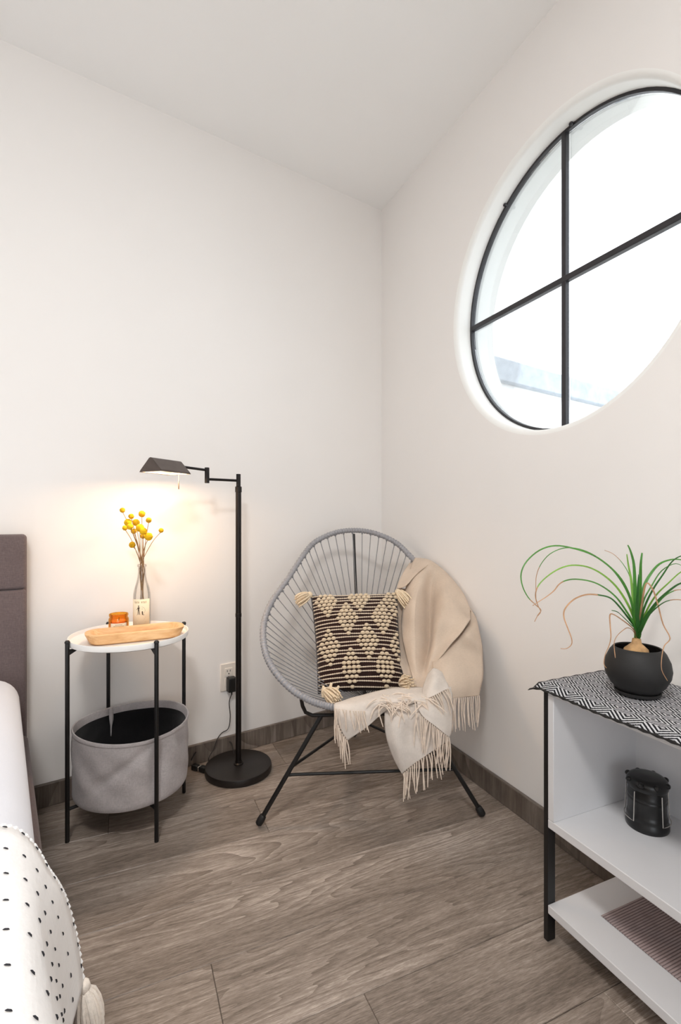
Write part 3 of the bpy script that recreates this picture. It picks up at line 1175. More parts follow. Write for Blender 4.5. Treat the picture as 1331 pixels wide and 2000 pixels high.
def shade_ring(p, k):
    return [p - wv * hw * k + Zv * zb_, p - wv * (hw - .004) * k + Zv * (zb_ + .006), p - wv * .006 * k + Zv * (zt_ - .002), p + Zv * zt_, p + wv * .006 * k + Zv * (zt_ - .002), p + wv * (hw - .004) * k + Zv * (zb_ + .006), p + wv * hw * k + Zv * zb_]


rowsS = [shade_ring(L0 + ax * .14 * t, 1) for t in (0, .5, 1)]
sh.grid(rowsS)
for p, dr in ((L0, 1), (L1, -1)):
    rg = shade_ring(p, 1)
    sh.add(rg, [tuple(range(7))])
shade = make('shade', sh, M['shade_metal'], lamp, solid=.0016, smooth=False)
inn = MB()


def in_ring(p):
    return [p - wv * (hw - .003) + Zv * (zb_ + .001), p - wv * .006 + Zv * (zt_ - .006), p + wv * .006 + Zv * (zt_ - .006), p + wv * (hw - .003) + Zv * (zb_ + .001)]


inn.grid([in_ring(L0 + ax * .003), in_ring(L0 + ax * .137)])
for p in (L0 + ax * .003, L0 + ax * .137):
    inn.add(in_ring(p), [(0, 1, 2, 3)])
make('reflector', inn, M['shade_in'], shade, smooth=False)
for t in (.26, .74):
    for s_ in (-1, 1):
        for q_ in range(3):
            p = L0 + ax * .14 * (t + (q_ - 1) * .075)
            cpt = p + wv * (s_ * hw * .20) + Zv * (zt_ - (zt_ - zb_) * .20 + .0012)
            nrm = (wv * s_ * (zt_ - zb_) + Zv * hw).normalized()
            tn = ax.cross(nrm)
            make('vent_slot', MB().box(cpt, (.007, .009, .0012), (ax, tn, nrm)), M['hole'], shade, smooth=False)
make('finial', MB().tube([L1 + Zv * 1.186 - ax * .002, L1 + ax * .010 + Zv * 1.186], .0075, 12), M['bronze'], lamp)
mid = L0 + ax * .07
bulb_z = zb_ + .017
make('lamp_tube', MB().tube([mid - ax * .042 + Zv * bulb_z, mid + ax * .042 + Zv * bulb_z], .0065, 12), M['bulb_lit'], lamp)
sw = cf(-.587, 1.80, 0)
make('switch_rod', MB().tube([sw + Zv * 1.16, sw + Zv * 1.135, sw + Zv * 1.131, sw + Zv * 1.103], [.0012, .0012, .0026, .0021], 8), M['shade_metal'], lamp)
ld = bpy.data.lights.new('lamp_light', 'AREA')
ld.shape = 'RECTANGLE'
ld.size, ld.size_y = .11, .06
ld.energy = 1.9
ld.color = (1.0, .64, .36)
lo = bpy.data.objects.new('lamp_light', ld)
lo.location = mid + Zv * (zb_ + .006)
lo.rotation_euler = (0, 0, math.atan2(ax.y, ax.x))
col.objects.link(lo)

# ================================================================== OUTLET, ADAPTER, CORDS
oc = bw(-.834, 0, .328)
outl = thing('wall_outlet', bw(-.834, 0, .270), 'cream double wall socket plate behind the lamp pole', 'socket')
axs = (WD, WN, Zv)
make('cover_plate', MB().box(oc + WN * .003, (.071, .006, .116), axs), M['plastic_white'], outl, bevel=.003)
for dz in (.021, -.021):
    f0 = make('socket_face', MB().box(oc + WN * .0065 + Zv * dz, (.034, .003, .034), axs), M['plastic_white'], outl, bevel=.002)
    sl = MB()
    for du in (-.0065, .0065):
        sl.box(oc + WN * .0081 + Zv * (dz + .005) + WD * du, (.0024, .0008, .0078), axs)
    sl.tube([oc + WN * .0076 + Zv * (dz - .007), oc + WN * .0086 + Zv * (dz - .007)], .0026, 10)
    make('slots', sl, M['hole'], f0, smooth=False)
make('screw', MB().tube([oc + WN * .005, oc + WN * .0072], .003, 10), M['wire'], outl)
pa = oc + WD * .005 + Zv * -.027
ad = thing('power_adapter', pa + WN * .0255 - Zv * .031, 'black plug-in power adapter with thin cord on the wall socket', 'adapter')
make('body', MB().box(pa + WN * .0255, (.036, .032, .060), axs), M['plug'], ad, bevel=.004)
make('cord_sleeve', MB().tube([pa + WN * .028 - Zv * .030, pa + WN * .028 - Zv * .044], [.004, .0024], 10), M['plug'], ad)
cp = [pa + WN * .028 - Zv * .04, at(448, 1372, 2.09), at(450, 1400, 2.09), at(446, 1423, 2.085), at(433, 1432, 2.08), at(424, 1445, 2.06), at(416, 1466, 2.03), at(408, 1480, 1.99)]
e_ = cf(-.530, 2.00, .004)
cp += [e_, cf(-.545, 1.985, .004)]
make('cord', MB().tube(catmull(cp, 6), .0019, 6), M['cable'], ad)
lc = thing('lamp_cord', cf(-.56, 2.0, 0), 'dark lamp cord looping along the floor with inline black plug', 'cord')
cp = [cf(-.43, 2.02, .012), at(452, 1452, 2.085), at(436, 1446, 2.09), at(418, 1447, 2.08), at(400, 1452, 2.06), at(388, 1463, 2.03), at(378, 1476, 1.99), at(374, 1485, 1.985)]
cp[1:] = [Vector((p.x, p.y, max(p.z, .006))) for p in cp[1:]]
make('cable', MB().tube(catmull(cp, 6), .0024, 6), M['cable'], lc)
a_, b_ = cf(-.592, 1.975, .012), cf(-.522, 1.945, .012)
dx = (b_ - a_).normalized()
make('inline_plug', MB().box(a_.lerp(b_, .25), (.030, .022, .020), (dx, Zv.cross(dx), Zv)), M['plug'], lc, bevel=.004)
make('connector', MB().box(a_.lerp(b_, .78), (.034, .024, .021), (dx, Zv.cross(dx), Zv)), M['plug'], lc, bevel=.004)
make('cable_tie', MB().box(a_.lerp(b_, .5), (.006, .020, .016), (dx, Zv.cross(dx), Zv)), M['wire'], lc, bevel=.002)
# ================================================================== CHAIR
CO = (.104, 1.627)
CRx, CRy = .9977, .067


def ch(s, t, z):
    """chair frame: s to its left-right, t towards its back, z up"""
    return cf(CO[0] + s * CRx - t * CRy, CO[1] + s * CRy + t * CRx, z)


chair = thing('string_chair', ch(0, .2, 0), 'round grey string lounge chair on thin black steel legs in the corner', 'chair')
half = [(0, .652), (.09, .638), (.178, .590), (.232, .519), (.290, .417), (.350, .317), (.373, .233), (.363, .149), (.330, .085), (.268, .024), (.200, -.013), (.136, -.031), (.065, -.040)]
loop = half + [(0, -.042)] + [(-s, t) for s, t in half[:0:-1]]


def rim_z(t):
    return .38 + .8 * (t + .05)


RIM = catmull_closed([ch(s, t, rim_z(t)) for s, t in loop], 30)
rad = [.0112 + (0, .0013, 0, -.0013)[i % 4] for i in range(len(RIM))]
make('rim', MB().tube(RIM, rad, 12, closed=True), M['rim_cord'], chair, label='tubular rim wrapped in grey cord')

SP = [(.645, .925), (.60, .80), (.50, .600), (.40, .465), (.30, .385), (.20, .352), (.10, .350), (.02, .362), (-.035, .380)]
spine_c = catmull([ch(0, t, z) for t, z in SP], 6)
make('spine', MB().tube(spine_c, .0062, 10), M['black'], chair, label='black steel spine')


def spine_at(t):
    for (t1, z1), (t0, z0_) in zip(SP[:-1], SP[1:]):
        if t0 <= t <= t1:
            k = (t - t0) / (t1 - t0)
            return ch(0, t, z0_ + (z1 - z0_) * k)
    return ch(0, SP[-1][0], SP[-1][1])


# cords: each from the rim down to the spine
picks, run = [], 0.0
for i in range(len(RIM)):
    run += (RIM[i] - RIM[i - 1]).length
    gap = .040 if RIM[i].z > .66 else .027     # wider spaced across the top of the back
    if run >= gap:
        picks.append(i)
        run = 0.0
for idx in picks:
    p = RIM[idx]
    d = p - CAM
    q_ = Vector((d.dot(RGT), d.dot(FWD)))
    tt = -(q_.x - CO[0]) * CRy + (q_.y - CO[1]) * CRx
    k = (tt + .042) / .694
    ts = .035 + .30 * k ** 1.3
    e = spine_at(ts)
    mid_ = p.lerp(e, .5) - Vector((0, 0, .012))
    make('cord', MB().tube(catmull([p, mid_, e], 3), .0018, 6), M['grey_cord'], chair)
    if tt > .25:
        kn = p + (e - p).normalized() * .015
        make('knot', MB().ball(kn, .0045, 6, 4), M['grey_cord'], chair)

# under-seat bar bent up to the rim on both sides
ub = [ch(-.232, .004, rim_z(.004) - .012), ch(-.228, .012, .385), ch(-.218, .02, .360), ch(-.195, .024, .348), ch(-.1, .026, .346), ch(.1, .026, .346), ch(.195, .024, .348), ch(.218, .02, .360), ch(.228, .012, .385), ch(.232, .004, rim_z(.004) - .012)]
make('seat_bar', MB().tube(ub, .0062, 10), M['black'], chair)
for s in (-1, 1):
    a_, b_ = ch(.165 * s, .026, .348), ch(.365 * s, -.0, .020)
    lg = make('leg', MB().tube([a_, b_], .0076, 12), M['black'], chair)
    d = (b_ - a_).normalized()
    make('foot_cap', MB().tube([b_ - d * .022, b_ - d * .018, b_ - d * .004, b_ + d * .008, b_ + d * .012], [.009, .0115, .0125, .0115, .007], 12), M['rubber'], lg)
a_, b_ = ch(0, .16, .350), ch(0, .625, .020)
lg = make('leg', MB().tube([a_, b_], .0076, 12), M['black'], chair)
d = (b_ - a_).normalized()
make('foot_cap', MB().tube([b_ - d * .022, b_ - d * .018, b_ - d * .004, b_ + d * .008, b_ + d * .012], [.009, .0115, .0125, .0115, .007], 12), M['rubber'], lg)
br = [ch(-.281, .012, .160), ch(.281, .012, .160), ch(0, .418, .168)]
fl_ = [ch(-.270, .012, .182), ch(.270, .012, .182)]
make('brace', MB().tube([br[0], ch(-.25, .02, .157), ch(.25, .02, .157), br[1]], .0052, 10), M['black'], chair)
make('brace', MB().tube([fl_[0], br[2]], .0052, 10), M['black'], chair)
make('brace', MB().tube([fl_[1], br[2]], .0052, 10), M['black'], chair)

# ================================================================== CUSHION
TL, TR = at(607, 1163, 1.955), at(776, 1157, 1.965)
BL, BR = at(621, 1356, 1.735), at(791, 1350, 1.745)
nrm_p = (TR - TL).cross(BL - TL).normalized()
if nrm_p.dot(FWD) > 0:
    nrm_p = -nrm_p


def bulge(u, v):
    a = max(0, 1 - abs(2 * u - 1) ** 2.6)
    b = max(0, 1 - abs(2 * v - 1) ** 2.6)
    return .054 * (a * b) ** .55


def cush(u, v, side=1, lift=0.0):
    """u left to right, v top to bottom on the cushion face"""
    pin = 0.035
    uu = .5 + (u - .5) * (1 - pin * math.sin(PI * v))
    vv = .5 + (v - .5) * (1 - pin * math.sin(PI * u))
    p = TL.lerp(TR, uu).lerp(BL.lerp(BR, uu), vv)
    return p + nrm_p * (side * bulge(u, v) + lift)


cu = thing('tasselled_cushion', cush(.5, 1, 0), 'dark brown and cream woven cushion with diamond knots on the string chair', 'cushion')
N = 26
for side in (1, -1):
    pass
mb = MB()
front = [[cush(j / N, i / N, 1) for j in range(N + 1)] for i in range(N + 1)]
back = [[cush(j / N, i / N, -1) for j in range(N + 1)] for i in range(N + 1)]
mb.grid(front)
mb.grid(back, flip=True)
body = make('cover', mb, M['dark_yarn'], cu)
bm = bmesh.new(); bm.from_mesh(body.data); bmesh.ops.remove_doubles(bm, verts=bm.verts, dist=.0002); bmesh.ops.recalc_face_normals(bm, faces=bm.faces); bm.to_mesh(body.data); bm.free()
NR = 24
for k in range(NR):
    v = .03 + .945 * k / (NR - 1)
    pts, rr = [], []
    S = 76
    for j in range(S + 1):
        u = .012 + .976 * j / S
        w = v + .006 * math.sin(u * 5 + k) * (1 if k % 3 else -1)
        pts.append(cush(u, min(.99, w), 1, .0015))
        rr.append(.0023 + .0007 * (1 if j % 2 else -1))
    make('yarn_row', MB().tube(pts, rr, 6), M['row_yarn'], cu)
kn_me = to_mesh('knot', MB().ball((0, 0, 0), 1, 8, 6, (1.0, .78, .8)), Vector((0, 0, 0)), [M['cream_yarn']])
D5 = [1, 2, 3, 4, 5, 4, 3, 2, 1]
pitch_v = .945 / (NR - 1)
ctr = [(.17, 2), (.55, 1), (.95, 2), (.39, 7), (.80, 7), (.16, 14), (.61, 13), (.99, 14), (.40, 19.0), (.79, 19.0)]
for (cu_, cr) in ctr:
    for i, n in enumerate(D5):
        if cr > 18 and n > 4:
            n = 4
        row = int(cr) - 4 + i
        if row < 0 or row >= NR:
            continue
        v = .03 + pitch_v * row
        for j in range(n):
            u = cu_ + (j - (n - 1) / 2) * .054
            if u < .012 or u > .988:
                continue
            u += random.uniform(-.004, .004)
            p = cush(u, v, 1, .0036)
            uu = (cush(min(u + .02, 1), v) - cush(max(u - .02, 0), v)).normalized()
            vvv = (cush(u, min(v + .02, 1)) - cush(u, max(0, v - .02))).normalized()
            nn = uu.cross(vvv).normalized()
            s = random.uniform(.0082, .0096)
            mw = Matrix.Translation(p) @ Matrix((uu, vvv, nn)).transposed().to_4x4() @ Matrix.Diagonal((s, s, s, 1))
            piece('knot', kn_me, cu, mw)
# four corner tassels
for (c_, dr, L_, nS) in ((TL, at(575, 1174, 1.93) - TL, .062, 22), (TR, at(808, 1186, 1.90) - TR, .074, 34), (at(784, 1338, 1.705), at(812, 1322, 1.655) - at(784, 1338, 1.705), .048, 24), (at(634, 1350, 1.675), at(672, 1373, 1.60) - at(634, 1350, 1.675), .070, 26)):
    tb = MB()
    tassel(tb, c_ + nrm_p * .008, dr, L_, nS, .027, .0032, .15, .013)
    make('tassel', tb, M['cream_yarn'], cu, label='cream yarn tassel')
tb = MB()
for (a, b) in (((640, 1362), (648, 1334)), ((632, 1362), (632, 1340)), ((650, 1362), (662, 1340))):
    tb.tube([at(*a, 1.66), at((a[0] + b[0]) / 2, (a[1] + b[1]) / 2, 1.665), at(*b, 1.68)], [.006, .0075, .004], 7)
make('tassel', tb, M['cream_yarn'], cu, label='upturned cream yarn ends')

# ================================================================== WOOL THROW ON THE CHAIR
TH = thing('fringed_wool_throw', at(840, 1340, 1.66), 'beige and pale grey fringed wool throw draped over the right of the chair', 'throw blanket')
cloth = MB()


def P3(rows):
    return [[at(*p) for p in r] for r in rows]


def wrinkle(rows, amp=.0022, sc=52):
    out = []
    for i, r in enumerate(rows):
        out.append([p + FWD * (-amp * (math.sin(p.z * sc + p.x * sc * .6) + .6 * math.sin(p.x * sc * 1.7 - p.z * sc * .8))) for p in r])
    return out


A_ = [[(818, 1100, 2.17), (844, 1106, 2.12), (870, 1127, 2.075), (892, 1150, 2.01), (910, 1172, 1.955), (922, 1199, 1.905)],
      [(811, 1090, 2.135), (838, 1094, 2.085), (866, 1114, 2.03), (889, 1138, 1.97), (907, 1163, 1.915), (918, 1192, 1.865)],
      [(800, 1116, 2.06), (826, 1124, 1.99), (846, 1136, 2.01), (874, 1152, 1.915), (902, 1184, 1.86), (919, 1208, 1.835)],
      [(793, 1150, 2.00), (814, 1168, 1.89), (841, 1178, 1.962), (866, 1192, 1.845), (896, 1208, 1.805), (917, 1214, 1.785)],
      [(787, 1188, 1.93), (810, 1204, 1.83), (840, 1213, 1.910), (853, 1226, 1.805), (876, 1236, 1.785), (897, 1240, 1.755)],
      [(785, 1235, 1.86), (811, 1248, 1.795), (839, 1252, 1.850), (847, 1262, 1.775), (860, 1268, 1.755), (872, 1270, 1.730)],
      [(795, 1282, 1.79), (812, 1290, 1.745), (832, 1292, 1.79), (838, 1297, 1.735), (843, 1300, 1.725), (849, 1300, 1.715)],
      [(806, 1322, 1.72), (815, 1326, 1.71), (826, 1327, 1.70), (834, 1327, 1.695), (842, 1327, 1.69), (850, 1326, 1.685)],
      [(806, 1350, 1.655), (818, 1352, 1.645), (830, 1352, 1.64), (840, 1352, 1.635), (850, 1351, 1.63), (860, 1350, 1.63)]]
cloth.grid(wrinkle(patch(P3(A_), 6)), 0)
# folded strip lying on the rim and running down inside the back
A2 = [[(800, 1100, 2.15), (818, 1094, 2.13), (838, 1099, 2.075)],
      [(790, 1116, 2.08), (812, 1110, 2.055), (836, 1104, 2.045)],
      [(780, 1134, 2.03), (800, 1128, 2.01), (822, 1114, 2.01)],
      [(776, 1150, 1.99), (790, 1146, 1.975), (799, 1138, 1.985)]]
cloth.grid(wrinkle(patch(P3(A2), 6)), 0)
# rear layer reaching down behind the cushion
A3 = [[(776, 1148, 2.01), (790, 1150, 2.02), (806, 1150, 2.02)],
      [(770, 1200, 1.94), (784, 1205, 1.94), (800, 1205, 1.93)],
      [(772, 1260, 1.85), (786, 1262, 1.86), (802, 1260, 1.85)],
      [(790, 1320, 1.745), (800, 1322, 1.745), (812, 1320, 1.735)]]
cloth.grid(patch(P3(A3), 5), 0)
B_ = [[(892, 1160, 1.945), (908, 1174, 1.93), (924, 1196, 1.89), (930, 1206, 1.885)],
      [(880, 1200, 1.875), (905, 1208, 1.865), (930, 1216, 1.835), (937, 1234, 1.825)],
      [(868, 1243, 1.835), (896, 1234, 1.815), (916, 1238, 1.755), (942, 1262, 1.765)],
      [(846, 1288, 1.745), (872, 1276, 1.735), (906, 1270, 1.745), (944, 1290, 1.735)],
      [(852, 1318, 1.660), (876, 1312, 1.655), (910, 1314, 1.675), (944, 1318, 1.700)],
      [(872, 1344, 1.610), (892, 1341, 1.625), (915, 1341, 1.65), (940, 1341, 1.675)],
      [(880, 1364, 1.605), (896, 1362, 1.62), (916, 1361, 1.645), (937, 1358, 1.665)]]
cloth.grid(wrinkle(patch(P3(B_), 6)), 0)
C_ = [[(655, 1373, 1.605), (690, 1363, 1.64), (725, 1353, 1.655), (760, 1345, 1.665), (800, 1343, 1.67), (842, 1342, 1.665)],
      [(653, 1378, 1.562), (690, 1374, 1.556), (725, 1369, 1.553), (757, 1366, 1.553), (800, 1364, 1.555), (842, 1362, 1.56)],
      [(654, 1394, 1.540), (692, 1395, 1.528), (724, 1389, 1.535), (750, 1384, 1.540), (762, 1382, 1.545), (790, 1378, 1.55)],
      [(662, 1418, 1.535), (690, 1416, 1.524), (715, 1405, 1.530), (738, 1395, 1.538), (750, 1389, 1.543), (764, 1383, 1.548)],
      [(679, 1447, 1.530), (692, 1438, 1.526), (712, 1423, 1.530), (731, 1407, 1.538), (746, 1394, 1.543), (756, 1386, 1.547)]]
cloth.grid(wrinkle(patch(P3(C_), 6)), 1)
D_ = [[(753, 1384, 1.560), (780, 1380, 1.553), (810, 1375, 1.553), (840, 1372, 1.558), (870, 1366, 1.575)],
      [(752, 1400, 1.545), (778, 1404, 1.522), (808, 1404, 1.534), (838, 1401, 1.528), (866, 1398, 1.552)],
      [(753, 1428, 1.540), (776, 1432, 1.512), (806, 1432, 1.530), (840, 1428, 1.526), (870, 1424, 1.548)],
      [(760, 1457, 1.535), (780, 1461, 1.508), (807, 1459, 1.524), (842, 1447, 1.525), (874, 1436, 1.545)],
      [(772, 1487, 1.530), (785, 1488, 1.510), (808, 1477, 1.520), (842, 1458, 1.525), (877, 1441, 1.545)],
      [(786, 1511, 1.525), (794, 1504, 1.515), (813, 1489, 1.518), (845, 1467, 1.525), (879, 1445, 1.545)]]
cloth.grid(wrinkle(patch(P3(D_), 6)), 1)
E_ = [[(815, 1372, 1.545), (840, 1362, 1.55), (868, 1345, 1.59), (884, 1340, 1.625)],
      [(817, 1383, 1.530), (842, 1388, 1.522), (866, 1390, 1.540), (884, 1392, 1.575)],
      [(822, 1393, 1.523), (846, 1406, 1.516), (866, 1416, 1.524), (883, 1424, 1.55)],
      [(830, 1402, 1.519), (848, 1416, 1.512), (863, 1428, 1.516), (878, 1440, 1.535)]]
cloth.grid(wrinkle(patch(P3(E_), 6)), 1)
F_ = [[(836, 1318, 1.675), (848, 1306, 1.655), (862, 1312, 1.655), (868, 1318, 1.66)],
      [(828, 1338, 1.635), (843, 1328, 1.600), (858, 1326, 1.600), (873, 1331, 1.635)],
      [(826, 1356, 1.590), (836, 1354, 1.562), (852, 1346, 1.565), (877, 1342, 1.600)],
      [(832, 1366, 1.565), (838, 1364, 1.545), (856, 1354, 1.548), (877, 1344, 1.585)]]
cloth.grid(wrinkle(patch(P3(F_), 6)), 1)
make('cloth', cloth, [M['beige'], M['pale']], TH, solid=.0026, fix=False)


def strand(p, d, L, r=.0020, curl=.004, sag=.25):
    d = Vector(d).normalized()
    s = RGT * random.uniform(-1, 1) + FWD * random.uniform(-.3, .3)
    pts = []
    for q in range(5):
        t = q / 4
        pts.append(p + d * L * t + s * curl * math.sin(t * PI * 1.3) + Vector((0, 0, -sag * L * t * t)))
    make('fringe_strand', MB().tube(pts, [r, r * 1.1, r, r, r * .6], 5), M['fringe'], TH)


def fringe(line, n, dirn, L, dep_off=-.004, jit=.18, **kw):
    pts = [at(*p) for p in line]
    cu_ = catmull(pts, 12)
    for i in range(n):
        t = (i + .5) / n * (len(cu_) - 1)
        k = int(t)
        p = cu_[k].lerp(cu_[min(k + 1, len(cu_) - 1)], t - k) + FWD * dep_off
        d = RGT * (dirn[0] + random.uniform(-jit, jit)) + Vector((0, 0, dirn[1])) + FWD * random.uniform(-.12, .05)
        strand(p, d, L * 1.15 * random.uniform(.82, 1.12), **kw)


fringe([(654, 1380, 1.545), (662, 1418, 1.532), (679, 1446, 1.528)], 12, (.12, -1), .062)
fringe([(656, 1381, 1.540), (690, 1385, 1.530), (714, 1386, 1.528)], 11, (.12, -.9), .046, -.012)
fringe([(787, 1510, 1.522), (812, 1489, 1.515), (845, 1467, 1.522), (878, 1446, 1.543)], 21, (.05, -1), .062)
fringe([(812, 1388, 1.520), (830, 1403, 1.514), (848, 1417, 1.509), (863, 1429, 1.512), (878, 1440, 1.532)], 19, (-.06, -1), .066)
fringe([(838, 1364, 1.542), (856, 1354, 1.546), (877, 1344, 1.583)], 11, (.38, -.8), .052, -.004)
fringe([(880, 1364, 1.603), (896, 1362, 1.618), (916, 1361, 1.643), (937, 1358, 1.663)], 17, (0, -1), .070, -.002, .06)
for i in range(58):     # tangled heap of fringe over the front of the seat
    t = random.random()
    px = 738 + 98 * t + random.uniform(-6, 6)
    py = 1368 - 4 * t + random.uniform(-12, 12)
    dd = 1.533 - .006 * random.random() + .0055 * max(0, 1366 - py)
    p = at(px, py, min(dd, 1.62))
    ang = random.uniform(-2.6, .6)
    d = RGT * math.cos(ang) + Zv * math.sin(ang) * .6 - FWD * random.uniform(.1, .3)
    strand(p, d, random.uniform(.03, .055), curl=random.uniform(.004, .012), sag=.35)

# ================================================================== SHELF UNIT
SX, SY, SE = -.310, -1.396, -2.25     # front face, far end, near end
shf = thing('shelf_unit', (-.165, -1.82, 0), 'white open shelf unit with black steel legs under the right wall', 'shelf unit')
Lc, Ly = (SY + SE) / 2, SY - SE
XB = -.018
dx_ = XB - SX
xm = (XB + SX) / 2
make('top_board', MB().box((xm, Lc, .591), (dx_, Ly, .018)), M['white_lacq'], shf, bevel=.0015)
make('middle_shelf', MB().box((xm, Lc, .280), (dx_, Ly, .020)), M['white_lacq'], shf, bevel=.0015)
make('side_panel', MB().box((xm, SY - .0085, .436), (dx_, .017, .292)), M['white_lacq'], shf, bevel=.0015)
make('side_panel', MB().box((xm, SE + .0085, .436), (dx_, .017, .292)), M['white_lacq'], shf, bevel=.0015)
make('back_panel', MB().box((XB - .005, Lc, .436), (.010, Ly - .034, .292)), M['white_lacq'], shf)
make('bottom_shelf', MB().box((xm, Lc, .078), (dx_, Ly, .020)), M['white_lacq'], shf, bevel=.0015)
for y in (SY + .0065, SE - .0065):
    for x in (SX + .012, XB - .012):
        make('leg', MB().box((x, y, .299), (.024, .0125, .598)), M['black'], shf, bevel=.001)
make('cross_rail', MB().box((xm, SY + .0065, .050), (dx_ - .048, .0125, .016)), M['black'], shf, bevel=.001)

# woven runner on top
ru = thing('table_runner', (-.16, -1.8, .600), 'black and white diamond-weave runner covering the shelf top', 'runner')
rows_r = []
ny, nx = 60, 14
y0, y1 = -1.358, -2.16
for i in range(ny + 1):
    t = i / ny
    y = y0 + (y1 - y0) * t
    r_ = []
    for j in range(nx + 1):
        s = j / nx
        x = -.322 + (.290) * s
        z = .6035 + .0012 * math.sin(t * 17 + s * 5) * (1 - s)
        if s < .06:
            z -= .009 + .0015 * math.sin(t * 11 + .5)
            x += .001 * math.sin(t * 23)
        if y > SY + .001:
            k = (y - SY) / .04
            z -= .010 * k * k * (1 - .4 * s) - .002 * k
            x += .004 * k * (1 - s)
        r_.append(Vector((x, y, z)))
    rows_r.append(r_)
make('cloth', MB().grid(rows_r), M['runner'], ru, solid=.003)
edge = []
bd = [r[0] for r in rows_r]
tw = MB()
tw.tube(bd, [.0026 + .0009 * (1 if i % 2 else -1) for i in range(len(bd))], 7)
tw.tube(rows_r[0], [.0026 + .0007 * (1 if i % 2 else -1) for i in range(len(rows_r[0]))], 7)
make('bound_edge', tw, M['rubber'], ru, label='black twisted edging')
tb = MB()
for i in range(6):
    p = bd[0] + Vector((.003 * i, 0, 0))
    tb.tube([p, p + Vector((-.003, .006, -.002)), p + Vector((-.006 + .002 * i, .010, -.006))], [.0018, .0016, .0008], 5)
make('corner_threads', tb, M['rubber'], ru)

# ribbed placemat on the bottom shelf
pm_o = thing('ribbed_placemat', (-.12, -1.8, .088), 'ribbed taupe woven placemat on the bottom shelf', 'placemat')
rm = MB()
x0, x1 = -.225, -.035
y0, y1 = -1.470, -1.93
n = 78
rws = []
for i in range(n * 4 + 1):
    y = y0 + (y1 - y0) * i / (n * 4)
    z = .0893 + .0015 * (1 - abs(((i % 4) - 2) / 2)) ** .6
    rws.append([Vector((x0, y, z)), Vector((x0 + .06, y, z)), Vector((x0 + .12, y, z)), Vector((x1, y, z))])
rm.grid(rws)
rm.mi = [1 if (k // 3) % 4 == 3 else 0 for k in range(len(rm.f))]
make('weave', rm, [M['mat_weave'], M['groove']], pm_o, solid=.001)

# ================================================================== CAMP LANTERN
lq = at(1265, 1612, 1.146)
lq = Vector((lq.x, lq.y, .290))
lan = thing('camp_lantern', lq, 'black collapsible camping lantern with silver wire handles on the white shelf', 'lantern')
make('body', MB().lathe([(0, 0), (.043, 0), (.0445, .003), (.0445, .012), (.0420, .018), (.0412, .022), (.0420, .026), (.0412, .030), (.0400, .033), (.0395, .036), (.0393, .060), (.0402, .062), (.0402, .066), (.0393, .068), (.0402, .071), (.0402, .075), (.0393, .077), (.0393, .092), (0, .092)], lq, 48), M['lantern'], lan)
make('lid', MB().lathe([(.0405, .090), (.0425, .094), (.0425, .104), (.040, .109), (.036, .113), (.028, .115), (0, .116)], lq, 48), M['lantern'], lan)
for i in range(8):
    a = i * PI / 4 + .3
    p = lq + Vector((math.cos(a) * .0405, math.sin(a) * .0405, .106))
    make('grip_lug', MB().ball(p, .007, 8, 6, (1, 1, .9)), M['lantern'], lan)
fo = Vector((CAM.x - lq.x, CAM.y - lq.y, 0)).normalized()
sd_ = Vector((-fo.y, fo.x, 0))
if sd_.dot(RGT) < 0:
    sd_ = -sd_
for ang0 in (R(-90), R(90)):
    # bail hangs folded against the body: two uprights joined by a curved foot
    ce = math.atan2(sd_.y, sd_.x) + (0 if ang0 < 0 else PI) - (.25 if ang0 < 0 else -.35)
    pts = []
    w = .62
    pts.append(lq + Vector((math.cos(ce - w) * .0435, math.sin(ce - w) * .0435, .088)))
    for k in range(9):
        a = ce - w + 2 * w * k / 8
        pts.append(lq + Vector((math.cos(a) * .0465, math.sin(a) * .0465, .022)))
    pts.append(lq + Vector((math.cos(ce + w) * .0435, math.sin(ce + w) * .0435, .088)))
    make('handle', MB().tube(pts, .0011, 7), M['wire'], lan, label='silver wire bail')

# ================================================================== POTTED PLANT
pq = at(1246, 1350, 1.112)
pq = Vector((pq.x, pq.y, .6055))
pl = thing('potted_ponytail_palm', pq, 'ponytail palm with long arching leaves in a round black pot', 'potted plant')
pz = .0065
make('saucer', MB().lathe([(0, 0), (.040, 0), (.046, .004), (.047, .010), (.0445, .010), (.043, .006), (0, .005)], pq, 40), M['pot'], pl)
pp = [(0, .005), (.036, .006), (.042, .010), (.055, .024), (.0645, .043), (.0668, .058), (.0640, .076), (.0560, .094), (.0485, .104), (.0465, .105), (.0450, .103), (.0520, .092), (.0595, .076), (.0600, .070)]
make('pot', MB().lathe(pp, pq, 48), M['pot'], pl)
sm = MB().lathe([(.0605, .078), (.0590, .082), (.045, .085), (.03, .087), (0, .087)], pq, 32)
for v in sm.v:
    v.z += random.uniform(-.0012, .0012)
make('soil', sm, M['soil'], pl)
cq = pq + Vector((-.004, 0, 0))
make('bulb', MB().lathe([(.026, .084), (.027, .090), (.024, .100), (.016, .108), (.010, .114), (.0085, .124), (0, .126)], cq, 20, fn=lambda r, z, a: r * (1 + .06 * math.sin(3 * a + z * 90))), M['bulb'], pl)
mbp = MB()
for i in range(5):
    mbp.ball(cq - RGT * (.018 + .006 * i) + Zv * (.089 + .002 * (i % 2)) - FWD * .008, .007 - .0006 * i, 7, 5)
make('bark_chips', mbp, M['bulb'], pl)

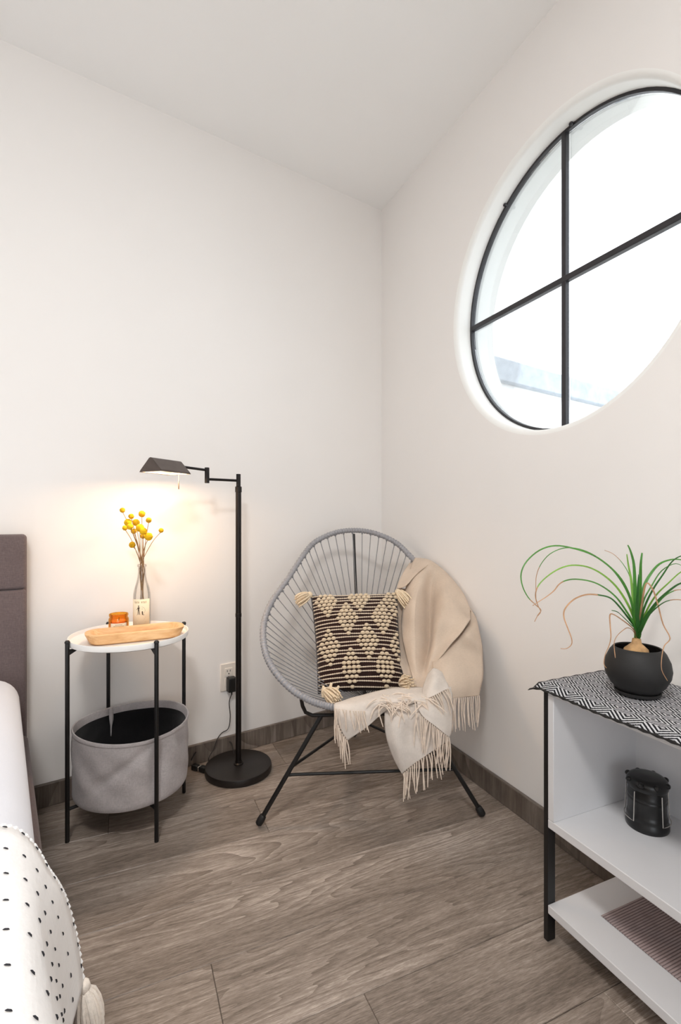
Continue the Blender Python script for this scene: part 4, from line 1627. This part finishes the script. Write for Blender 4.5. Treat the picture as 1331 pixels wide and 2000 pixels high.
LV = [  # crop-space polylines of each leaf: points, tip depth, max half width (m), material, dry from
    ([(960, 700), (945, 560), (880, 400), (780, 280), (640, 180), (480, 125), (340, 105), (220, 140), (120, 225), (75, 320), (85, 420), (130, 510), (190, 570), (230, 610), (205, 650), (180, 700)], 1.02, .0036, 'leaf', 12),
    ([(966, 690), (930, 520), (860, 380), (760, 260), (620, 165), (500, 125), (400, 125), (300, 170), (230, 250), (195, 340), (190, 440), (192, 540)], 1.20, .0030, 'leaf', 9),
    ([(970, 720), (930, 600), (840, 450), (740, 350), (620, 280), (500, 258), (400, 275), (300, 330), (215, 410), (187, 490), (205, 570), (228, 620), (205, 655)], 1.06, .0038, 'leaf_lime', 9),
    ([(970, 740), (900, 620), (820, 510), (720, 430), (620, 385), (500, 368), (420, 380), (370, 410), (335, 455), (280, 500), (210, 545), (165, 575)], 1.00, .0036, 'leaf', 7),
    ([(975, 760), (920, 680), (850, 590), (780, 520), (700, 495), (600, 488), (520, 510), (460, 550), (415, 610), (412, 670), (440, 750), (470, 830), (470, 880), (430, 912), (385, 912)], 1.00, .0036, 'leaf_dark', 5),
    ([(975, 770), (930, 720), (880, 670), (830, 625), (785, 612)], 1.04, .0036, 'leaf_dark', 99),
    ([(985, 800), (975, 600), (968, 400), (960, 250), (935, 150), (912, 98)], 1.10, .0080, 'leaf', 99),
    ([(990, 800), (1000, 600), (1010, 400), (1015, 250), (1025, 160)], 1.06, .0074, 'leaf', 99),
    ([(978, 790), (958, 560), (940, 380), (918, 260), (905, 170)], 1.15, .0054, 'leaf_lime', 99),
    ([(1000, 760), (1010, 600), (1040, 430), (1090, 330), (1160, 250), (1250, 215), (1331, 215), (1400, 240)], 1.14, .0066, 'leaf', 99),
    ([(1005, 770), (1040, 600), (1110, 450), (1190, 330), (1260, 230), (1331, 185), (1420, 170), (1500, 210)], 1.00, .0036, 'leaf_dark', 99),
    ([(1005, 780), (1050, 640), (1130, 500), (1230, 400), (1331, 310), (1420, 280), (1520, 330)], 1.02, .0036, 'leaf_lime', 99),
    ([(1005, 780), (1060, 660), (1150, 540), (1250, 450), (1331, 400), (1430, 390), (1530, 460)], .97, .0058, 'leaf_dark', 99),
    ([(1010, 790), (1060, 680), (1130, 600), (1220, 540), (1331, 530), (1430, 570)], .96, .0034, 'leaf_dark', 4),
    ([(1010, 790), (1080, 650), (1180, 520), (1260, 465), (1331, 450), (1430, 470)], 1.05, .0034, 'leaf', 4),
    ([(960, 690), (950, 500), (930, 350), (870, 240), (800, 170), (730, 140)], 1.22, .0022, 'leaf', 4),
    ([(1000, 740), (1030, 520), (1060, 400), (1110, 450), (1150, 570), (1190, 720), (1245, 830), (1200, 890), (1180, 980), (1180, 1080), (1225, 1165)], .985, .0028, 'leaf_dry', 99),
    ([(955, 760), (870, 690), (800, 645), (772, 650), (775, 740), (780, 820), (765, 890), (735, 960), (725, 1030), (745, 1065)], 1.015, .0026, 'leaf_dry', 99),
    ([(950, 770), (910, 750), (875, 768), (830, 810), (805, 870), (815, 985)], 1.01, .0018, 'leaf_dry', 99),
    ([(1010, 780), (1030, 560), (1100, 420), (1180, 300), (1290, 245), (1380, 290)], 1.16, .0034, 'leaf', 99),
    ([(1000, 790), (985, 640), (990, 480), (1000, 330)], 1.05, .0066, 'leaf_dark', 99)]
for (pts, dtip, hw_, mk, dry) in LV:
    crown = cq + Zv * .118 - FWD * 0.0
    seq = [(984, 835)] + pts
    n_ = len(seq)
    # arc length share sets the depth along the leaf
    acc = [0]
    for a, b in zip(seq[:-1], seq[1:]):
        acc.append(acc[-1] + math.hypot(a[0] - b[0], a[1] - b[1]))
    d0 = 1.112
    P_ = []
    for (X_, Y_), s in zip(seq, acc):
        k = s / acc[-1]
        P_.append(at(1000 + X_ / 4.021, 1040 + Y_ / 4.021, d0 + (dtip - d0) * min(1, k * 1.15)))
    cv = catmull(P_, 4)
    m_ = len(cv)
    L_, C_c, R_ = [], [], []
    for i, p in enumerate(cv):
        t = i / (m_ - 1)
        T = (cv[min(i + 1, m_ - 1)] - cv[max(i - 1, 0)]).normalized()
        view = (CAM - p).normalized()
        side = T.cross(view * .8 + Vector((0, 0, .5)))
        side = side.normalized() if side.length > 1e-4 else RGT
        nn = side.cross(T).normalized()
        w = hw_ * (.8 if len(pts) > 5 else 1) * min(1, .62 + t * 3) * (1 - t ** .8 * .82)
        w = max(w, .0006)
        L_.append(p - side * w + nn * w * .45)
        C_c.append(p.copy())
        R_.append(p + side * w + nn * w * .45)
    g = MB().grid([L_, C_c, R_])
    nf = m_ - 1
    lim = dry * 4
    for f_i in range(len(g.f)):
        if (f_i % nf) > lim:
            g.mi[f_i] = 1
    make('leaf', g, [M[mk], M['leaf_dry']], pl, solid=.0006)


# ================================================================== CEILING LAMP (in the middle of the room, above and behind the viewpoint)
cl_c = Vector((-1.6, -2.45, 0))
cl = thing('ceiling_lamp', (cl_c.x, cl_c.y, CEIL), 'round flush white ceiling lamp in the middle of the room', 'lamp')
make('housing', MB().lathe([(0, CEIL), (.215, CEIL), (.215, CEIL - .03), (.205, CEIL - .034), (.198, CEIL - .022), (0, CEIL - .022)], cl_c, 48), M['tray_white'], cl)
make('diffuser', MB().lathe([(.197, CEIL - .0225), (.196, CEIL - .028), (0, CEIL - .029)], cl_c, 48), mat_emit('lit_diffuser', (1.0, .97, .93, 1), 3.0), cl)
cd_ = bpy.data.lights.new('ceiling_lamp_light', 'AREA')
cd_.shape = 'DISK'
cd_.size = .38
cd_.energy = 35
cd_.color = (1.0, .985, .965)
co_ = bpy.data.objects.new('ceiling_lamp_light', cd_)
co_.location = (cl_c.x, cl_c.y, CEIL - .036)
col.objects.link(co_)
